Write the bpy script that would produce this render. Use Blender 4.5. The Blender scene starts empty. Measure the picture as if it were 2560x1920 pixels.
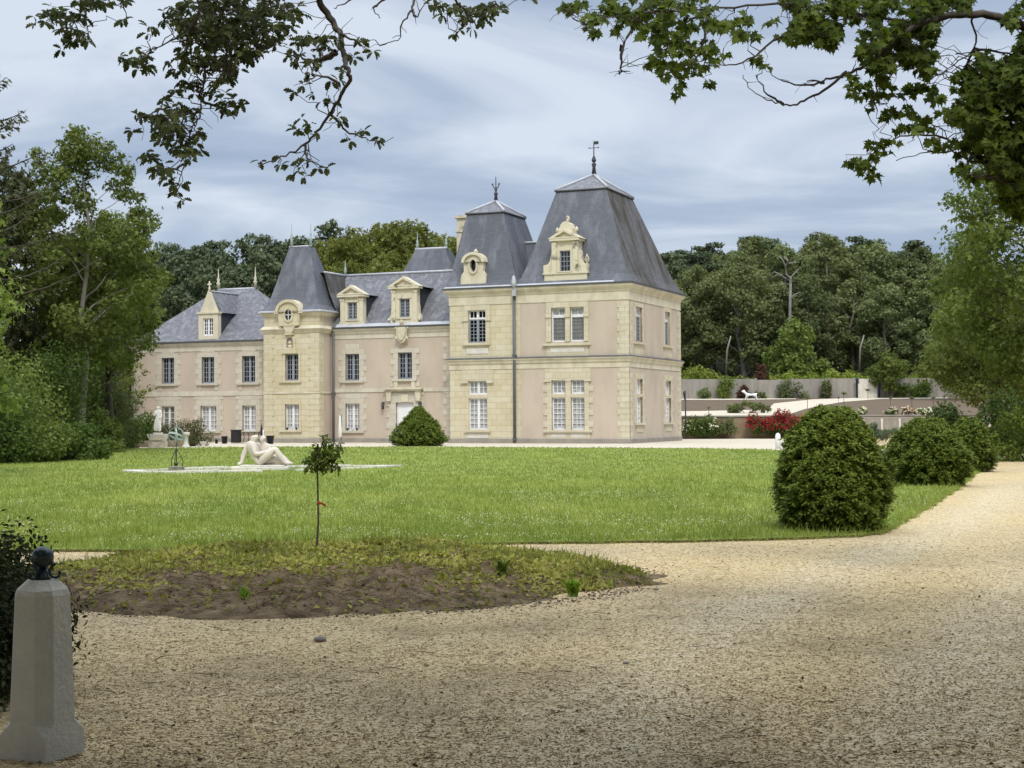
import bpy, bmesh, math, random
import numpy as np
from mathutils import Vector, Matrix, Euler
R = math.radians
random.seed(7)
rng = np.random.default_rng(7)
scene = bpy.context.scene
COL = scene.collection

# ------------------------------------------------------------------ camera, sky, sun, exposure
FPX, CAMZ, PITCH, ROLL = 3700.0, 1.6, math.atan(80 / 3700.0), 0.005
cd = bpy.data.cameras.new("camera"); cam = bpy.data.objects.new("camera", cd); COL.objects.link(cam)
cd.sensor_fit = 'HORIZONTAL'; cd.sensor_width = 36.0; cd.lens = 36.0 * FPX / 2560.0
cd.clip_start = 0.1; cd.clip_end = 3000
cam.matrix_world = Matrix.Translation((0, 0, CAMZ)) @ Matrix.Rotation(math.pi / 2 + PITCH, 4, 'X') @ Matrix.Rotation(-ROLL, 4, 'Z')
scene.camera = cam
_M = np.array(cam.matrix_world.to_3x3())
def ray(px, py): return _M @ np.array([(px - 1280) / FPX, (960 - py) / FPX, -1.0])
def gnd(px, py, z=0.0):
    """the point of the ground (height z) that shows at a photo pixel"""
    d = ray(px, py); t = (z - CAMZ) / d[2]; return Vector((d[0] * t, d[1] * t, z))
def at(px, py, Y):
    d = ray(px, py); t = Y / d[1]; return Vector((d[0] * t, Y, CAMZ + d[2] * t))

vs = scene.view_settings
vs.view_transform = 'Standard'; vs.look = 'None'; vs.exposure = 0.45; vs.gamma = 1.0; vs.use_curve_mapping = False
cy = scene.cycles
cy.max_bounces = 6; cy.diffuse_bounces = 3; cy.glossy_bounces = 2; cy.transmission_bounces = 3; cy.transparent_max_bounces = 6
cy.caustics_reflective = False; cy.caustics_refractive = False

SUN_EL, SUN_AZ = R(50), R(170)           # azimuth clockwise from +Y (the view direction)
sdir = Vector((math.sin(SUN_AZ) * math.cos(SUN_EL), math.cos(SUN_AZ) * math.cos(SUN_EL), math.sin(SUN_EL)))
sl = bpy.data.lights.new("sun", 'SUN'); sl.energy = 1.5; sl.angle = R(12); sl.color = (1.0, 0.95, 0.86)
so = bpy.data.objects.new("sun", sl); COL.objects.link(so); so.rotation_euler = (-sdir).to_track_quat('-Z', 'Y').to_euler()

W = bpy.data.worlds.new("World"); scene.world = W; W.use_nodes = True
def N(nt, t, **kw):
    n = nt.nodes.new(t)
    for k, v in kw.items():
        if k.startswith('i_'):
            n.inputs[k[2:].replace('_', ' ')].default_value = v
        else: setattr(n, k, v)
    return n
def build_world():
    nt = W.node_tree; nt.nodes.clear(); L = nt.links.new
    out = N(nt, 'ShaderNodeOutputWorld'); bg = N(nt, 'ShaderNodeBackground'); L(bg.outputs[0], out.inputs[0])
    sky = N(nt, 'ShaderNodeTexSky', sky_type='NISHITA', sun_disc=False, sun_elevation=SUN_EL, sun_rotation=SUN_AZ)
    tc = N(nt, 'ShaderNodeTexCoord'); sep = N(nt, 'ShaderNodeSeparateXYZ'); L(tc.outputs['Generated'], sep.inputs[0])
    # cloud deck: the direction projected on a flat layer high above
    zc = N(nt, 'ShaderNodeMath', operation='ADD'); L(sep.outputs['Z'], zc.inputs[0]); zc.inputs[1].default_value = 0.26
    zm = N(nt, 'ShaderNodeMath', operation='MAXIMUM'); L(zc.outputs[0], zm.inputs[0]); zm.inputs[1].default_value = 0.05
    dx = N(nt, 'ShaderNodeMath', operation='DIVIDE'); L(sep.outputs['X'], dx.inputs[0]); L(zm.outputs[0], dx.inputs[1])
    dy = N(nt, 'ShaderNodeMath', operation='DIVIDE'); L(sep.outputs['Y'], dy.inputs[0]); L(zm.outputs[0], dy.inputs[1])
    cb = N(nt, 'ShaderNodeCombineXYZ'); L(dx.outputs[0], cb.inputs[0]); L(dy.outputs[0], cb.inputs[1])
    rot = N(nt, 'ShaderNodeMapping'); L(cb.outputs[0], rot.inputs[0])
    rot.inputs['Location'].default_value = (3.1, 1.7, 0); rot.inputs['Rotation'].default_value = (0, 0, R(-14)); rot.inputs['Scale'].default_value = (0.55, 0.9, 1)
    n1 = N(nt, 'ShaderNodeTexNoise', i_Scale=2.3, i_Detail=7.0, i_Roughness=0.54, i_Distortion=0.7); L(rot.outputs[0], n1.inputs['Vector'])
    n2 = N(nt, 'ShaderNodeTexNoise', i_Scale=0.45, i_Detail=2.0, i_Roughness=0.5); L(rot.outputs[0], n2.inputs['Vector'])
    mm = N(nt, 'ShaderNodeMath', operation='MULTIPLY_ADD'); L(n2.outputs[0], mm.inputs[0]); mm.inputs[1].default_value = 0.8
    L(n1.outputs[0], mm.inputs[2])
    # more light cloud towards the upper left of the view
    gx = N(nt, 'ShaderNodeMath', operation='MULTIPLY_ADD'); L(sep.outputs['X'], gx.inputs[0]); gx.inputs[1].default_value = -0.35; L(mm.outputs[0], gx.inputs[2])
    gz = N(nt, 'ShaderNodeMath', operation='MULTIPLY_ADD'); L(sep.outputs['Z'], gz.inputs[0]); gz.inputs[1].default_value = 0.62; L(gx.outputs[0], gz.inputs[2])
    nr_ = N(nt, 'ShaderNodeMapRange'); L(gz.outputs[0], nr_.inputs[0]); nr_.inputs[1].default_value = 0.83; nr_.inputs[2].default_value = 1.15
    rp = N(nt, 'ShaderNodeValToRGB'); L(nr_.outputs[0], rp.inputs[0])
    e = rp.color_ramp.elements
    e[0].position = 0.0; e[0].color = (0.235, 0.298, 0.412, 1)
    e[1].position = 1.0; e[1].color = (0.53, 0.58, 0.66, 1)
    m = e.new(0.5); m.color = (0.330, 0.392, 0.498, 1)
    # an overcast sky is about three times brighter overhead than at the horizon
    zb = N(nt, 'ShaderNodeMapRange', interpolation_type='SMOOTHSTEP'); L(sep.outputs['Z'], zb.inputs[0])
    zb.inputs[1].default_value = 0.28; zb.inputs[2].default_value = 0.85; zb.inputs[3].default_value = 1.0; zb.inputs[4].default_value = 2.7
    sc = N(nt, 'ShaderNodeVectorMath', operation='SCALE'); L(rp.outputs[0], sc.inputs[0]); L(zb.outputs[0], sc.inputs['Scale'])
    s2 = N(nt, 'ShaderNodeVectorMath', operation='SCALE'); L(sky.outputs[0], s2.inputs[0]); s2.inputs['Scale'].default_value = 0.09
    mx = N(nt, 'ShaderNodeMix', data_type='RGBA'); mx.inputs[0].default_value = 0.9
    L(s2.outputs[0], mx.inputs[6]); L(sc.outputs[0], mx.inputs[7])
    L(mx.outputs[2], bg.inputs[0]); bg.inputs[1].default_value = 1.0
build_world()

# ------------------------------------------------------------------ materials
def mat(name, col, rough=0.8, spec=0.3, var=None, scale=3.0, detail=4.0, bump=0.0, bscale=None, metal=0.0, stretch=None, ramp=(0.35, 0.7)):
    """principled surface: col, blended to var by noise, optional bump"""
    m = bpy.data.materials.new(name); m.use_nodes = True; nt = m.node_tree; L = nt.links.new
    p = nt.nodes['Principled BSDF']; p.inputs['Base Color'].default_value = (*col, 1); p.inputs['Roughness'].default_value = rough
    p.inputs['Specular IOR Level'].default_value = spec; p.inputs['Metallic'].default_value = metal
    tc = N(nt, 'ShaderNodeTexCoord'); v = tc.outputs['Object']
    if stretch:
        mp = N(nt, 'ShaderNodeMapping'); mp.inputs['Scale'].default_value = stretch; L(v, mp.inputs[0]); v = mp.outputs[0]
    if var is not None:
        n = N(nt, 'ShaderNodeTexNoise', i_Scale=scale, i_Detail=detail, i_Roughness=0.6); L(v, n.inputs['Vector'])
        r = N(nt, 'ShaderNodeValToRGB'); L(n.outputs[0], r.inputs[0])
        r.color_ramp.elements[0].position = ramp[0]; r.color_ramp.elements[0].color = (*col, 1)
        r.color_ramp.elements[1].position = ramp[1]; r.color_ramp.elements[1].color = (*var, 1)
        L(r.outputs[0], p.inputs['Base Color'])
    if bump:
        n = N(nt, 'ShaderNodeTexNoise', i_Scale=bscale or scale * 4, i_Detail=4.0); L(v, n.inputs['Vector'])
        b = N(nt, 'ShaderNodeBump'); b.inputs['Strength'].default_value = bump; b.inputs['Distance'].default_value = 0.03
        L(n.outputs[0], b.inputs['Height']); L(b.outputs[0], p.inputs['Normal'])
    return m

def brickmat(name, c1, c2, mortar, bw, bh, msize=0.012, stain=(0.5, 0.45, 0.35), stain_amt=0.25, rough=0.85, bump=0.4, nscale=0.8, stretch=(1, 1, 1), spec=0.25):
    """coursed blocks (ashlar, slates) laid on walls by object coordinates (x+y, z)"""
    m = bpy.data.materials.new(name); m.use_nodes = True; nt = m.node_tree; L = nt.links.new
    p = nt.nodes['Principled BSDF']; p.inputs['Roughness'].default_value = rough; p.inputs['Specular IOR Level'].default_value = spec
    tc = N(nt, 'ShaderNodeTexCoord'); s = N(nt, 'ShaderNodeSeparateXYZ'); L(tc.outputs['Object'], s.inputs[0])
    ad = N(nt, 'ShaderNodeMath', operation='ADD'); L(s.outputs[0], ad.inputs[0]); L(s.outputs[1], ad.inputs[1])
    cb = N(nt, 'ShaderNodeCombineXYZ'); L(ad.outputs[0], cb.inputs[0]); L(s.outputs[2], cb.inputs[1])
    b = N(nt, 'ShaderNodeTexBrick'); L(cb.outputs[0], b.inputs['Vector'])
    b.inputs['Color1'].default_value = (*c1, 1); b.inputs['Color2'].default_value = (*c2, 1); b.inputs['Mortar'].default_value = (*mortar, 1)
    b.inputs['Scale'].default_value = 1.0; b.inputs['Mortar Size'].default_value = msize; b.inputs['Mortar Smooth'].default_value = 0.3
    b.inputs['Brick Width'].default_value = bw; b.inputs['Row Height'].default_value = bh
    mp = N(nt, 'ShaderNodeMapping'); mp.inputs['Scale'].default_value = stretch; L(tc.outputs['Object'], mp.inputs[0])
    n = N(nt, 'ShaderNodeTexNoise', i_Scale=nscale, i_Detail=7.0, i_Roughness=0.65); L(mp.outputs[0], n.inputs['Vector'])
    r = N(nt, 'ShaderNodeMapRange'); L(n.outputs[0], r.inputs[0]); r.inputs[1].default_value = 0.48 if stain_amt < 1.2 else 0.43; r.inputs[2].default_value = 0.72 if stain_amt < 1.2 else 0.66; r.inputs[4].default_value = min(1.0, stain_amt)
    mx = N(nt, 'ShaderNodeMix', data_type='RGBA'); L(r.outputs[0], mx.inputs[0]); L(b.outputs[0], mx.inputs[6]); mx.inputs[7].default_value = (*stain, 1)
    L(mx.outputs[2], p.inputs['Base Color'])
    bp = N(nt, 'ShaderNodeBump'); bp.inputs['Strength'].default_value = bump; bp.inputs['Distance'].default_value = 0.02; bp.invert = True
    L(b.outputs['Fac'], bp.inputs['Height']); L(bp.outputs[0], p.inputs['Normal'])
    return m

def leafmat(name, dark, light, trans=0.35, rough=0.65, spec=0.12):
    """leaf colour varies from leaf to leaf (attribute v) ; some light passes through"""
    m = bpy.data.materials.new(name); m.use_nodes = True; nt = m.node_tree; L = nt.links.new
    p = nt.nodes['Principled BSDF']; out = nt.nodes['Material Output']; p.inputs['Roughness'].default_value = rough; p.inputs['Specular IOR Level'].default_value = spec
    at_ = N(nt, 'ShaderNodeAttribute', attribute_name='v'); r = N(nt, 'ShaderNodeMix', data_type='RGBA'); L(at_.outputs['Fac'], r.inputs[0])
    r.inputs[6].default_value = (*dark, 1); r.inputs[7].default_value = (*light, 1)
    oi = N(nt, 'ShaderNodeObjectInfo'); hs = N(nt, 'ShaderNodeHueSaturation'); L(r.outputs[2], hs.inputs['Color'])
    mr = N(nt, 'ShaderNodeMapRange'); L(oi.outputs['Random'], mr.inputs[0]); mr.inputs[3].default_value = 0.8; mr.inputs[4].default_value = 1.2; L(mr.outputs[0], hs.inputs['Value'])
    L(hs.outputs[0], p.inputs['Base Color'])
    t = N(nt, 'ShaderNodeBsdfTranslucent'); tm = N(nt, 'ShaderNodeVectorMath', operation='MULTIPLY'); L(hs.outputs[0], tm.inputs[0]); tm.inputs[1].default_value = (1.25, 1.3, 0.65); L(tm.outputs[0], t.inputs[0])
    x = N(nt, 'ShaderNodeMixShader'); x.inputs[0].default_value = trans; L(p.outputs[0], x.inputs[1]); L(t.outputs[0], x.inputs[2]); L(x.outputs[0], out.inputs[0])
    return m

M = {}
M['limewash'] = mat('limewash_panel', (0.68, 0.65, 0.59), 0.9, 0.2, (0.58, 0.54, 0.47), 2, 5)
M['greybar'] = mat('grey_bar', (0.27, 0.27, 0.265), 0.6, 0.3)
M['plaster'] = mat('plaster', (0.535, 0.45, 0.36), 0.9, 0.2, (0.42, 0.355, 0.28), 0.75, 10, 0.2, 14, stretch=(1, 1, 0.45), ramp=(0.42, 0.78))
M['ashlar'] = brickmat('ashlar_cream', (0.61, 0.55, 0.39), (0.55, 0.48, 0.315), (0.41, 0.35, 0.235), 0.66, 0.342, 0.012, (0.68, 0.64, 0.54), 0.5, nscale=1.3)
M['stone'] = brickmat('dressed_stone', (0.62, 0.565, 0.43), (0.55, 0.485, 0.345), (0.42, 0.36, 0.25), 0.52, 0.342, 0.010, (0.42, 0.38, 0.29), 0.25, nscale=1.6)
M['palestone'] = brickmat('pale_stone', (0.58, 0.54, 0.45), (0.54, 0.49, 0.39), (0.44, 0.40, 0.32), 0.52, 0.342, 0.010, (0.40, 0.37, 0.31), 0.3, nscale=1.6)
M['mould'] = mat('moulded_stone', (0.64, 0.585, 0.445), 0.85, 0.25, (0.44, 0.39, 0.285), 1.6, 8, 0.25, 9, stretch=(1, 1, 0.5), ramp=(0.42, 0.78))
M['lichenstone'] = mat('lichen_spotted_stone', (0.63, 0.575, 0.43), 0.9, 0.2, (0.10, 0.09, 0.075), 1.9, 8, 0.4, 9, ramp=(0.57, 0.70))
M['wornstone'] = mat('weathered_stone', (0.60, 0.54, 0.40), 0.9, 0.2, (0.16, 0.145, 0.12), 2.2, 7, 0.5, 8, ramp=(0.5, 0.75))
M['plinth'] = mat('grey_plinth', (0.33, 0.30, 0.255), 0.9, 0.2, (0.25, 0.225, 0.19), 1.5, 5, 0.3, 8)
M['slate'] = brickmat('slate_blue', (0.108, 0.113, 0.130), (0.088, 0.092, 0.108), (0.06, 0.064, 0.08), 0.24, 0.125, 0.008, (0.185, 0.19, 0.215), 1.0, 0.55, 0.5, 0.7, (1.8, 1.8, 0.22), 0.5)
M['slateold'] = brickmat('slate_lichen', (0.165, 0.165, 0.18), (0.125, 0.127, 0.142), (0.08, 0.08, 0.09), 0.24, 0.125, 0.008, (0.31, 0.31, 0.32), 0.75, 0.65, 0.5, 2.6, (1.2, 1.2, 0.7), 0.4)
M['slatemoss'] = brickmat('slate_mossy', (0.150, 0.150, 0.158), (0.115, 0.115, 0.12), (0.07, 0.07, 0.07), 0.24, 0.125, 0.008, (0.050, 0.040, 0.024), 1.6, 0.8, 0.5, 1.0, (0.9, 0.9, 0.16), 0.3)
M['slatedark'] = brickmat('slate_cheek', (0.05, 0.053, 0.065), (0.042, 0.045, 0.055), (0.03, 0.03, 0.04), 0.24, 0.125, 0.008, (0.06, 0.06, 0.07), 0.4, 0.7, 0.3, 1.0)
M['zinc'] = mat('zinc', (0.50, 0.51, 0.53), 0.6, 0.3, (0.38, 0.39, 0.41), 2.0, 3)
M['palemould'] = mat('pale_moulding', (0.61, 0.565, 0.46), 0.85, 0.25, (0.42, 0.385, 0.31), 1.6, 8, 0.25, 9, stretch=(1, 1, 0.5), ramp=(0.42, 0.78))
M['zincdark'] = mat('zinc_gutter', (0.10, 0.105, 0.115), 0.5, 0.5)
M['verdigris'] = mat('verdigris', (0.27, 0.36, 0.32), 0.7, 0.3, (0.36, 0.40, 0.36), 4)
M['iron'] = mat('iron', (0.035, 0.037, 0.042), 0.5, 0.5)
M['white'] = mat('white_paint', (0.78, 0.78, 0.78), 0.45, 0.4)
M['grey'] = mat('grey_paint', (0.27, 0.29, 0.325), 0.5, 0.4)
M['glassdark'] = mat('window_glass_dark', (0.012, 0.013, 0.017), 0.06, 0.5)
M['glassgrey'] = mat('window_glass_blind', (0.17, 0.17, 0.17), 0.12, 0.5, (0.22, 0.22, 0.21), 3, 2)
M['curtain'] = mat('lace_behind_glass', (0.54, 0.53, 0.51), 0.12, 0.5, (0.27, 0.28, 0.30), 5, 5, ramp=(0.38, 0.62))
M['marble'] = mat('statue_marble', (0.70, 0.62, 0.53), 0.7, 0.3, (0.55, 0.49, 0.42), 3, 5, 0.15, 20)
M['whitestone'] = mat('white_stone', (0.72, 0.68, 0.60), 0.85, 0.25, (0.56, 0.52, 0.45), 4, 6, 0.3, 15)
M['bollard'] = mat('bollard_limestone', (0.60, 0.565, 0.48), 0.9, 0.2, (0.50, 0.475, 0.40), 5, 8, 0.35, 40)
M['bottle'] = mat('green_black_metal', (0.008, 0.020, 0.020), 0.3, 0.5, (0.016, 0.034, 0.030), 20, 4)
M['black'] = mat('black_plastic', (0.02, 0.02, 0.022), 0.5, 0.4)
M['concrete'] = mat('grey_concrete', (0.34, 0.315, 0.275), 0.9, 0.2, (0.22, 0.20, 0.175), 0.9, 8, 0.3, 8, stretch=(1.6, 1.6, 0.35))
M['bark'] = mat('bark', (0.055, 0.045, 0.035), 0.9, 0.2, (0.10, 0.085, 0.065), 6, 5, 0.6, 20, stretch=(1, 1, 0.3))
M['barkpale'] = mat('pale_bark', (0.22, 0.20, 0.165), 0.9, 0.2, (0.13, 0.12, 0.10), 3, 5, 0.5, 12, stretch=(1, 1, 0.3))
M['barkdead'] = mat('dead_wood', (0.25, 0.235, 0.21), 0.9, 0.2, (0.17, 0.16, 0.14), 3, 5, 0.5, 12)
M['ochre'] = mat('ochre_rubble', (0.30, 0.225, 0.15), 0.95, 0.15, (0.20, 0.15, 0.105), 1.4, 7, 0.6, 5)
M['red'] = mat('red_tape', (0.42, 0.05, 0.035), 0.6, 0.3)
M['cloth'] = mat('white_canvas', (0.72, 0.71, 0.68), 0.9, 0.2)
M['bluedark'] = mat('blue_black_paint', (0.02, 0.03, 0.06), 0.6, 0.3)
M['terracotta'] = mat('pot_stone', (0.42, 0.36, 0.27), 0.9, 0.2)
# leaves: (dark, light)
LV = dict(walnut=((0.078, 0.105, 0.024), (0.190, 0.230, 0.060)), pine=((0.056, 0.078, 0.042), (0.130, 0.160, 0.080)),
          shrub=((0.048, 0.084, 0.018), (0.125, 0.180, 0.042)), olive=((0.100, 0.120, 0.050), (0.215, 0.238, 0.102)),
          wood=((0.090, 0.115, 0.050), (0.205, 0.240, 0.105)), lime=((0.130, 0.170, 0.026), (0.265, 0.305, 0.060)),
          fresh=((0.086, 0.124, 0.028), (0.205, 0.250, 0.062)), yew=((0.028, 0.052, 0.008), (0.165, 0.212, 0.030)), gold=((0.100, 0.118, 0.026), (0.205, 0.218, 0.056)),
          maple=((0.040, 0.062, 0.010), (0.120, 0.155, 0.028)), oak=((0.024, 0.030, 0.010), (0.070, 0.084, 0.026)),
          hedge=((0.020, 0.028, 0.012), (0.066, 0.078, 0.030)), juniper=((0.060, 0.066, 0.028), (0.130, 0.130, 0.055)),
          sage=((0.095, 0.135, 0.080), (0.195, 0.235, 0.150)), conifer=((0.036, 0.044, 0.018), (0.090, 0.098, 0.042)),
          sapling=((0.080, 0.125, 0.022), (0.210, 0.275, 0.055)), weed=((0.160, 0.165, 0.030), (0.42, 0.40, 0.11)), bright=((0.14, 0.24, 0.03), (0.24, 0.34, 0.05)),
          grass=((0.148, 0.192, 0.036), (0.330, 0.365, 0.098)), rust=((0.07, 0.036, 0.025), (0.15, 0.075, 0.045)))
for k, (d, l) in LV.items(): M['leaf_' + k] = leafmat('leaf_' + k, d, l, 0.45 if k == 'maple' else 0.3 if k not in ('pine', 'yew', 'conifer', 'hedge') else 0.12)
M['petal_red'] = leafmat('petal_red', (0.36, 0.012, 0.035), (0.58, 0.045, 0.085), 0.2)
M['petal_white'] = leafmat('petal_cream', (0.62, 0.58, 0.36), (0.80, 0.78, 0.66), 0.2)
M['petal_pink'] = leafmat('petal_pink', (0.60, 0.35, 0.27), (0.76, 0.62, 0.50), 0.2)

def groundmats():
    # gravel
    m = bpy.data.materials.new('gravel'); m.use_nodes = True; nt = m.node_tree; L = nt.links.new
    p = nt.nodes['Principled BSDF']; p.inputs['Roughness'].default_value = 0.95; p.inputs['Specular IOR Level'].default_value = 0.15
    tc = N(nt, 'ShaderNodeTexCoord'); v = tc.outputs['Object']
    vo = N(nt, 'ShaderNodeTexVoronoi', i_Scale=48.0); L(v, vo.inputs['Vector'])
    sv = N(nt, 'ShaderNodeSeparateColor'); L(vo.outputs['Color'], sv.inputs[0])
    rs = N(nt, 'ShaderNodeValToRGB'); L(sv.outputs[0], rs.inputs[0])
    e = rs.color_ramp.elements; e[0].position = 0.05; e[0].color = (0.32, 0.22, 0.098, 1); e[1].position = 1; e[1].color = (0.70, 0.565, 0.335, 1); q = e.new(0.5); q.color = (0.56, 0.435, 0.235, 1)
    big = N(nt, 'ShaderNodeTexNoise', i_Scale=0.22, i_Detail=5.0, i_Roughness=0.6); L(v, big.inputs['Vector'])
    rb = N(nt, 'ShaderNodeMapRange'); L(big.outputs[0], rb.inputs[0]); rb.inputs[1].default_value = 0.46; rb.inputs[2].default_value = 0.60; rb.inputs[4].default_value = 0.75
    grey = N(nt, 'ShaderNodeMix', data_type='RGBA', blend_type='MULTIPLY'); L(rb.outputs[0], grey.inputs[0]); L(rs.outputs[0], grey.inputs[6]); grey.inputs[7].default_value = (0.88, 0.91, 1.02, 1)
    med = N(nt, 'ShaderNodeTexNoise', i_Scale=2.6, i_Detail=8.0, i_Roughness=0.7); L(v, med.inputs['Vector'])
    rm = N(nt, 'ShaderNodeMapRange'); L(med.outputs[0], rm.inputs[0]); rm.inputs[1].default_value = 0.56; rm.inputs[2].default_value = 0.72; rm.inputs[4].default_value = 0.42
    dk = N(nt, 'ShaderNodeMix', data_type='RGBA'); L(rm.outputs[0], dk.inputs[0]); L(grey.outputs[2], dk.inputs[6]); dk.inputs[7].default_value = (0.22, 0.175, 0.10, 1)
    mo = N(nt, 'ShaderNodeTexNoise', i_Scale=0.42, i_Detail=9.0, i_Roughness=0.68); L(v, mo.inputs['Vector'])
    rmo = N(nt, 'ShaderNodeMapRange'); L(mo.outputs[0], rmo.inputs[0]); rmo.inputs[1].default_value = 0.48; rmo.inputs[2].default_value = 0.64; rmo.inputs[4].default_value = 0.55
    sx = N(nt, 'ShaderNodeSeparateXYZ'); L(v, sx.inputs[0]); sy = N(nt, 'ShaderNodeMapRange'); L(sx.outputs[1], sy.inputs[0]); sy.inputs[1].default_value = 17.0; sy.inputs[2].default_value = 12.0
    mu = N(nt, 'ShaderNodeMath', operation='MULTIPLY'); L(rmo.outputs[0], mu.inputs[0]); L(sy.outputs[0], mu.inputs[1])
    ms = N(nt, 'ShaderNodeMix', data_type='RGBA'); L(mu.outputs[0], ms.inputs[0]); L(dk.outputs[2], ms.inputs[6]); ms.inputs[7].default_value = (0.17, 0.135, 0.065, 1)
    ta = N(nt, 'ShaderNodeAttribute', attribute_name='track'); tn = N(nt, 'ShaderNodeMath', operation='MULTIPLY'); L(ta.outputs['Fac'], tn.inputs[0])
    tr_ = N(nt, 'ShaderNodeMapRange'); L(med.outputs[0], tr_.inputs[0]); tr_.inputs[1].default_value = 0.3; tr_.inputs[2].default_value = 0.6; tr_.inputs[3].default_value = 0.9; tr_.inputs[4].default_value = 0.35; L(tr_.outputs[0], tn.inputs[1])
    tk = N(nt, 'ShaderNodeMix', data_type='RGBA'); L(tn.outputs[0], tk.inputs[0]); L(ms.outputs[2], tk.inputs[6])
    tkc = N(nt, 'ShaderNodeMix', data_type='RGBA', blend_type='MULTIPLY'); tkc.inputs[0].default_value = 1.0; L(rs.outputs[0], tkc.inputs[6]); tkc.inputs[7].default_value = (1.06, 1.16, 1.42, 1); L(tkc.outputs[2], tk.inputs[7])
    L(tk.outputs[2], p.inputs['Base Color'])
    bp = N(nt, 'ShaderNodeBump'); bp.inputs['Strength'].default_value = 0.8; bp.inputs['Distance'].default_value = 0.015; bp.invert = True
    L(vo.outputs['Distance'], bp.inputs['Height']); L(bp.outputs[0], p.inputs['Normal'])
    M['gravel'] = m
    M['palegravel'] = mat('pale_gravel', (0.60, 0.535, 0.42), 0.95, 0.15, (0.48, 0.42, 0.32), 1.5, 6, 0.3, 30)
    M['lawn'] = mat('lawn_turf', (0.150, 0.205, 0.038), 0.9, 0.15, (0.260, 0.310, 0.074), 0.55, 9, 0.5, 30, ramp=(0.36, 0.66))
    M['soil'] = mat('mound_soil', (0.068, 0.047, 0.026), 0.95, 0.1, (0.225, 0.165, 0.095), 6.5, 10, 1.0, 22)
    M['bed'] = mat('bed_earth', (0.155, 0.115, 0.080), 0.95, 0.1, (0.12, 0.088, 0.06), 1.2, 5, 0.4, 8)
    M['forestfloor'] = mat('forest_floor', (0.045, 0.05, 0.02), 0.95, 0.1, (0.08, 0.09, 0.035), 0.6, 6, 0.5, 3)
groundmats()

# ------------------------------------------------------------------ object helpers
def tag(o, label=None, cat=None, group=None, kind=None):
    if label: o['label'] = label
    if cat: o['category'] = cat
    if group: o['group'] = group
    if kind: o['kind'] = kind
    return o
def empty(name, loc=(0, 0, 0), rz=0.0, label=None, cat=None, group=None):
    o = bpy.data.objects.new(name, None); COL.objects.link(o); o.location = loc; o.rotation_euler = (0, 0, rz); o.empty_display_size = 0.3
    return tag(o, label, cat, group)
def kids(o): return [c for c in bpy.data.objects if c.parent == o]
def dup(root, loc, rz=0.0, sc=1.0, label=None, group=None, ch=None):
    """copy a thing with its parts and sub-parts"""
    c = root.copy(); COL.objects.link(c); c.location = loc; c.rotation_euler = (0, 0, rz); c.scale = sc if hasattr(sc, '__len__') else (sc, sc, sc)
    if label: c['label'] = label
    if group: c['group'] = group
    for k in kids(root):
        d = k.copy(); COL.objects.link(d); d.parent = c
        for g in kids(k):
            h = g.copy(); COL.objects.link(h); h.parent = d
    return c

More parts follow.
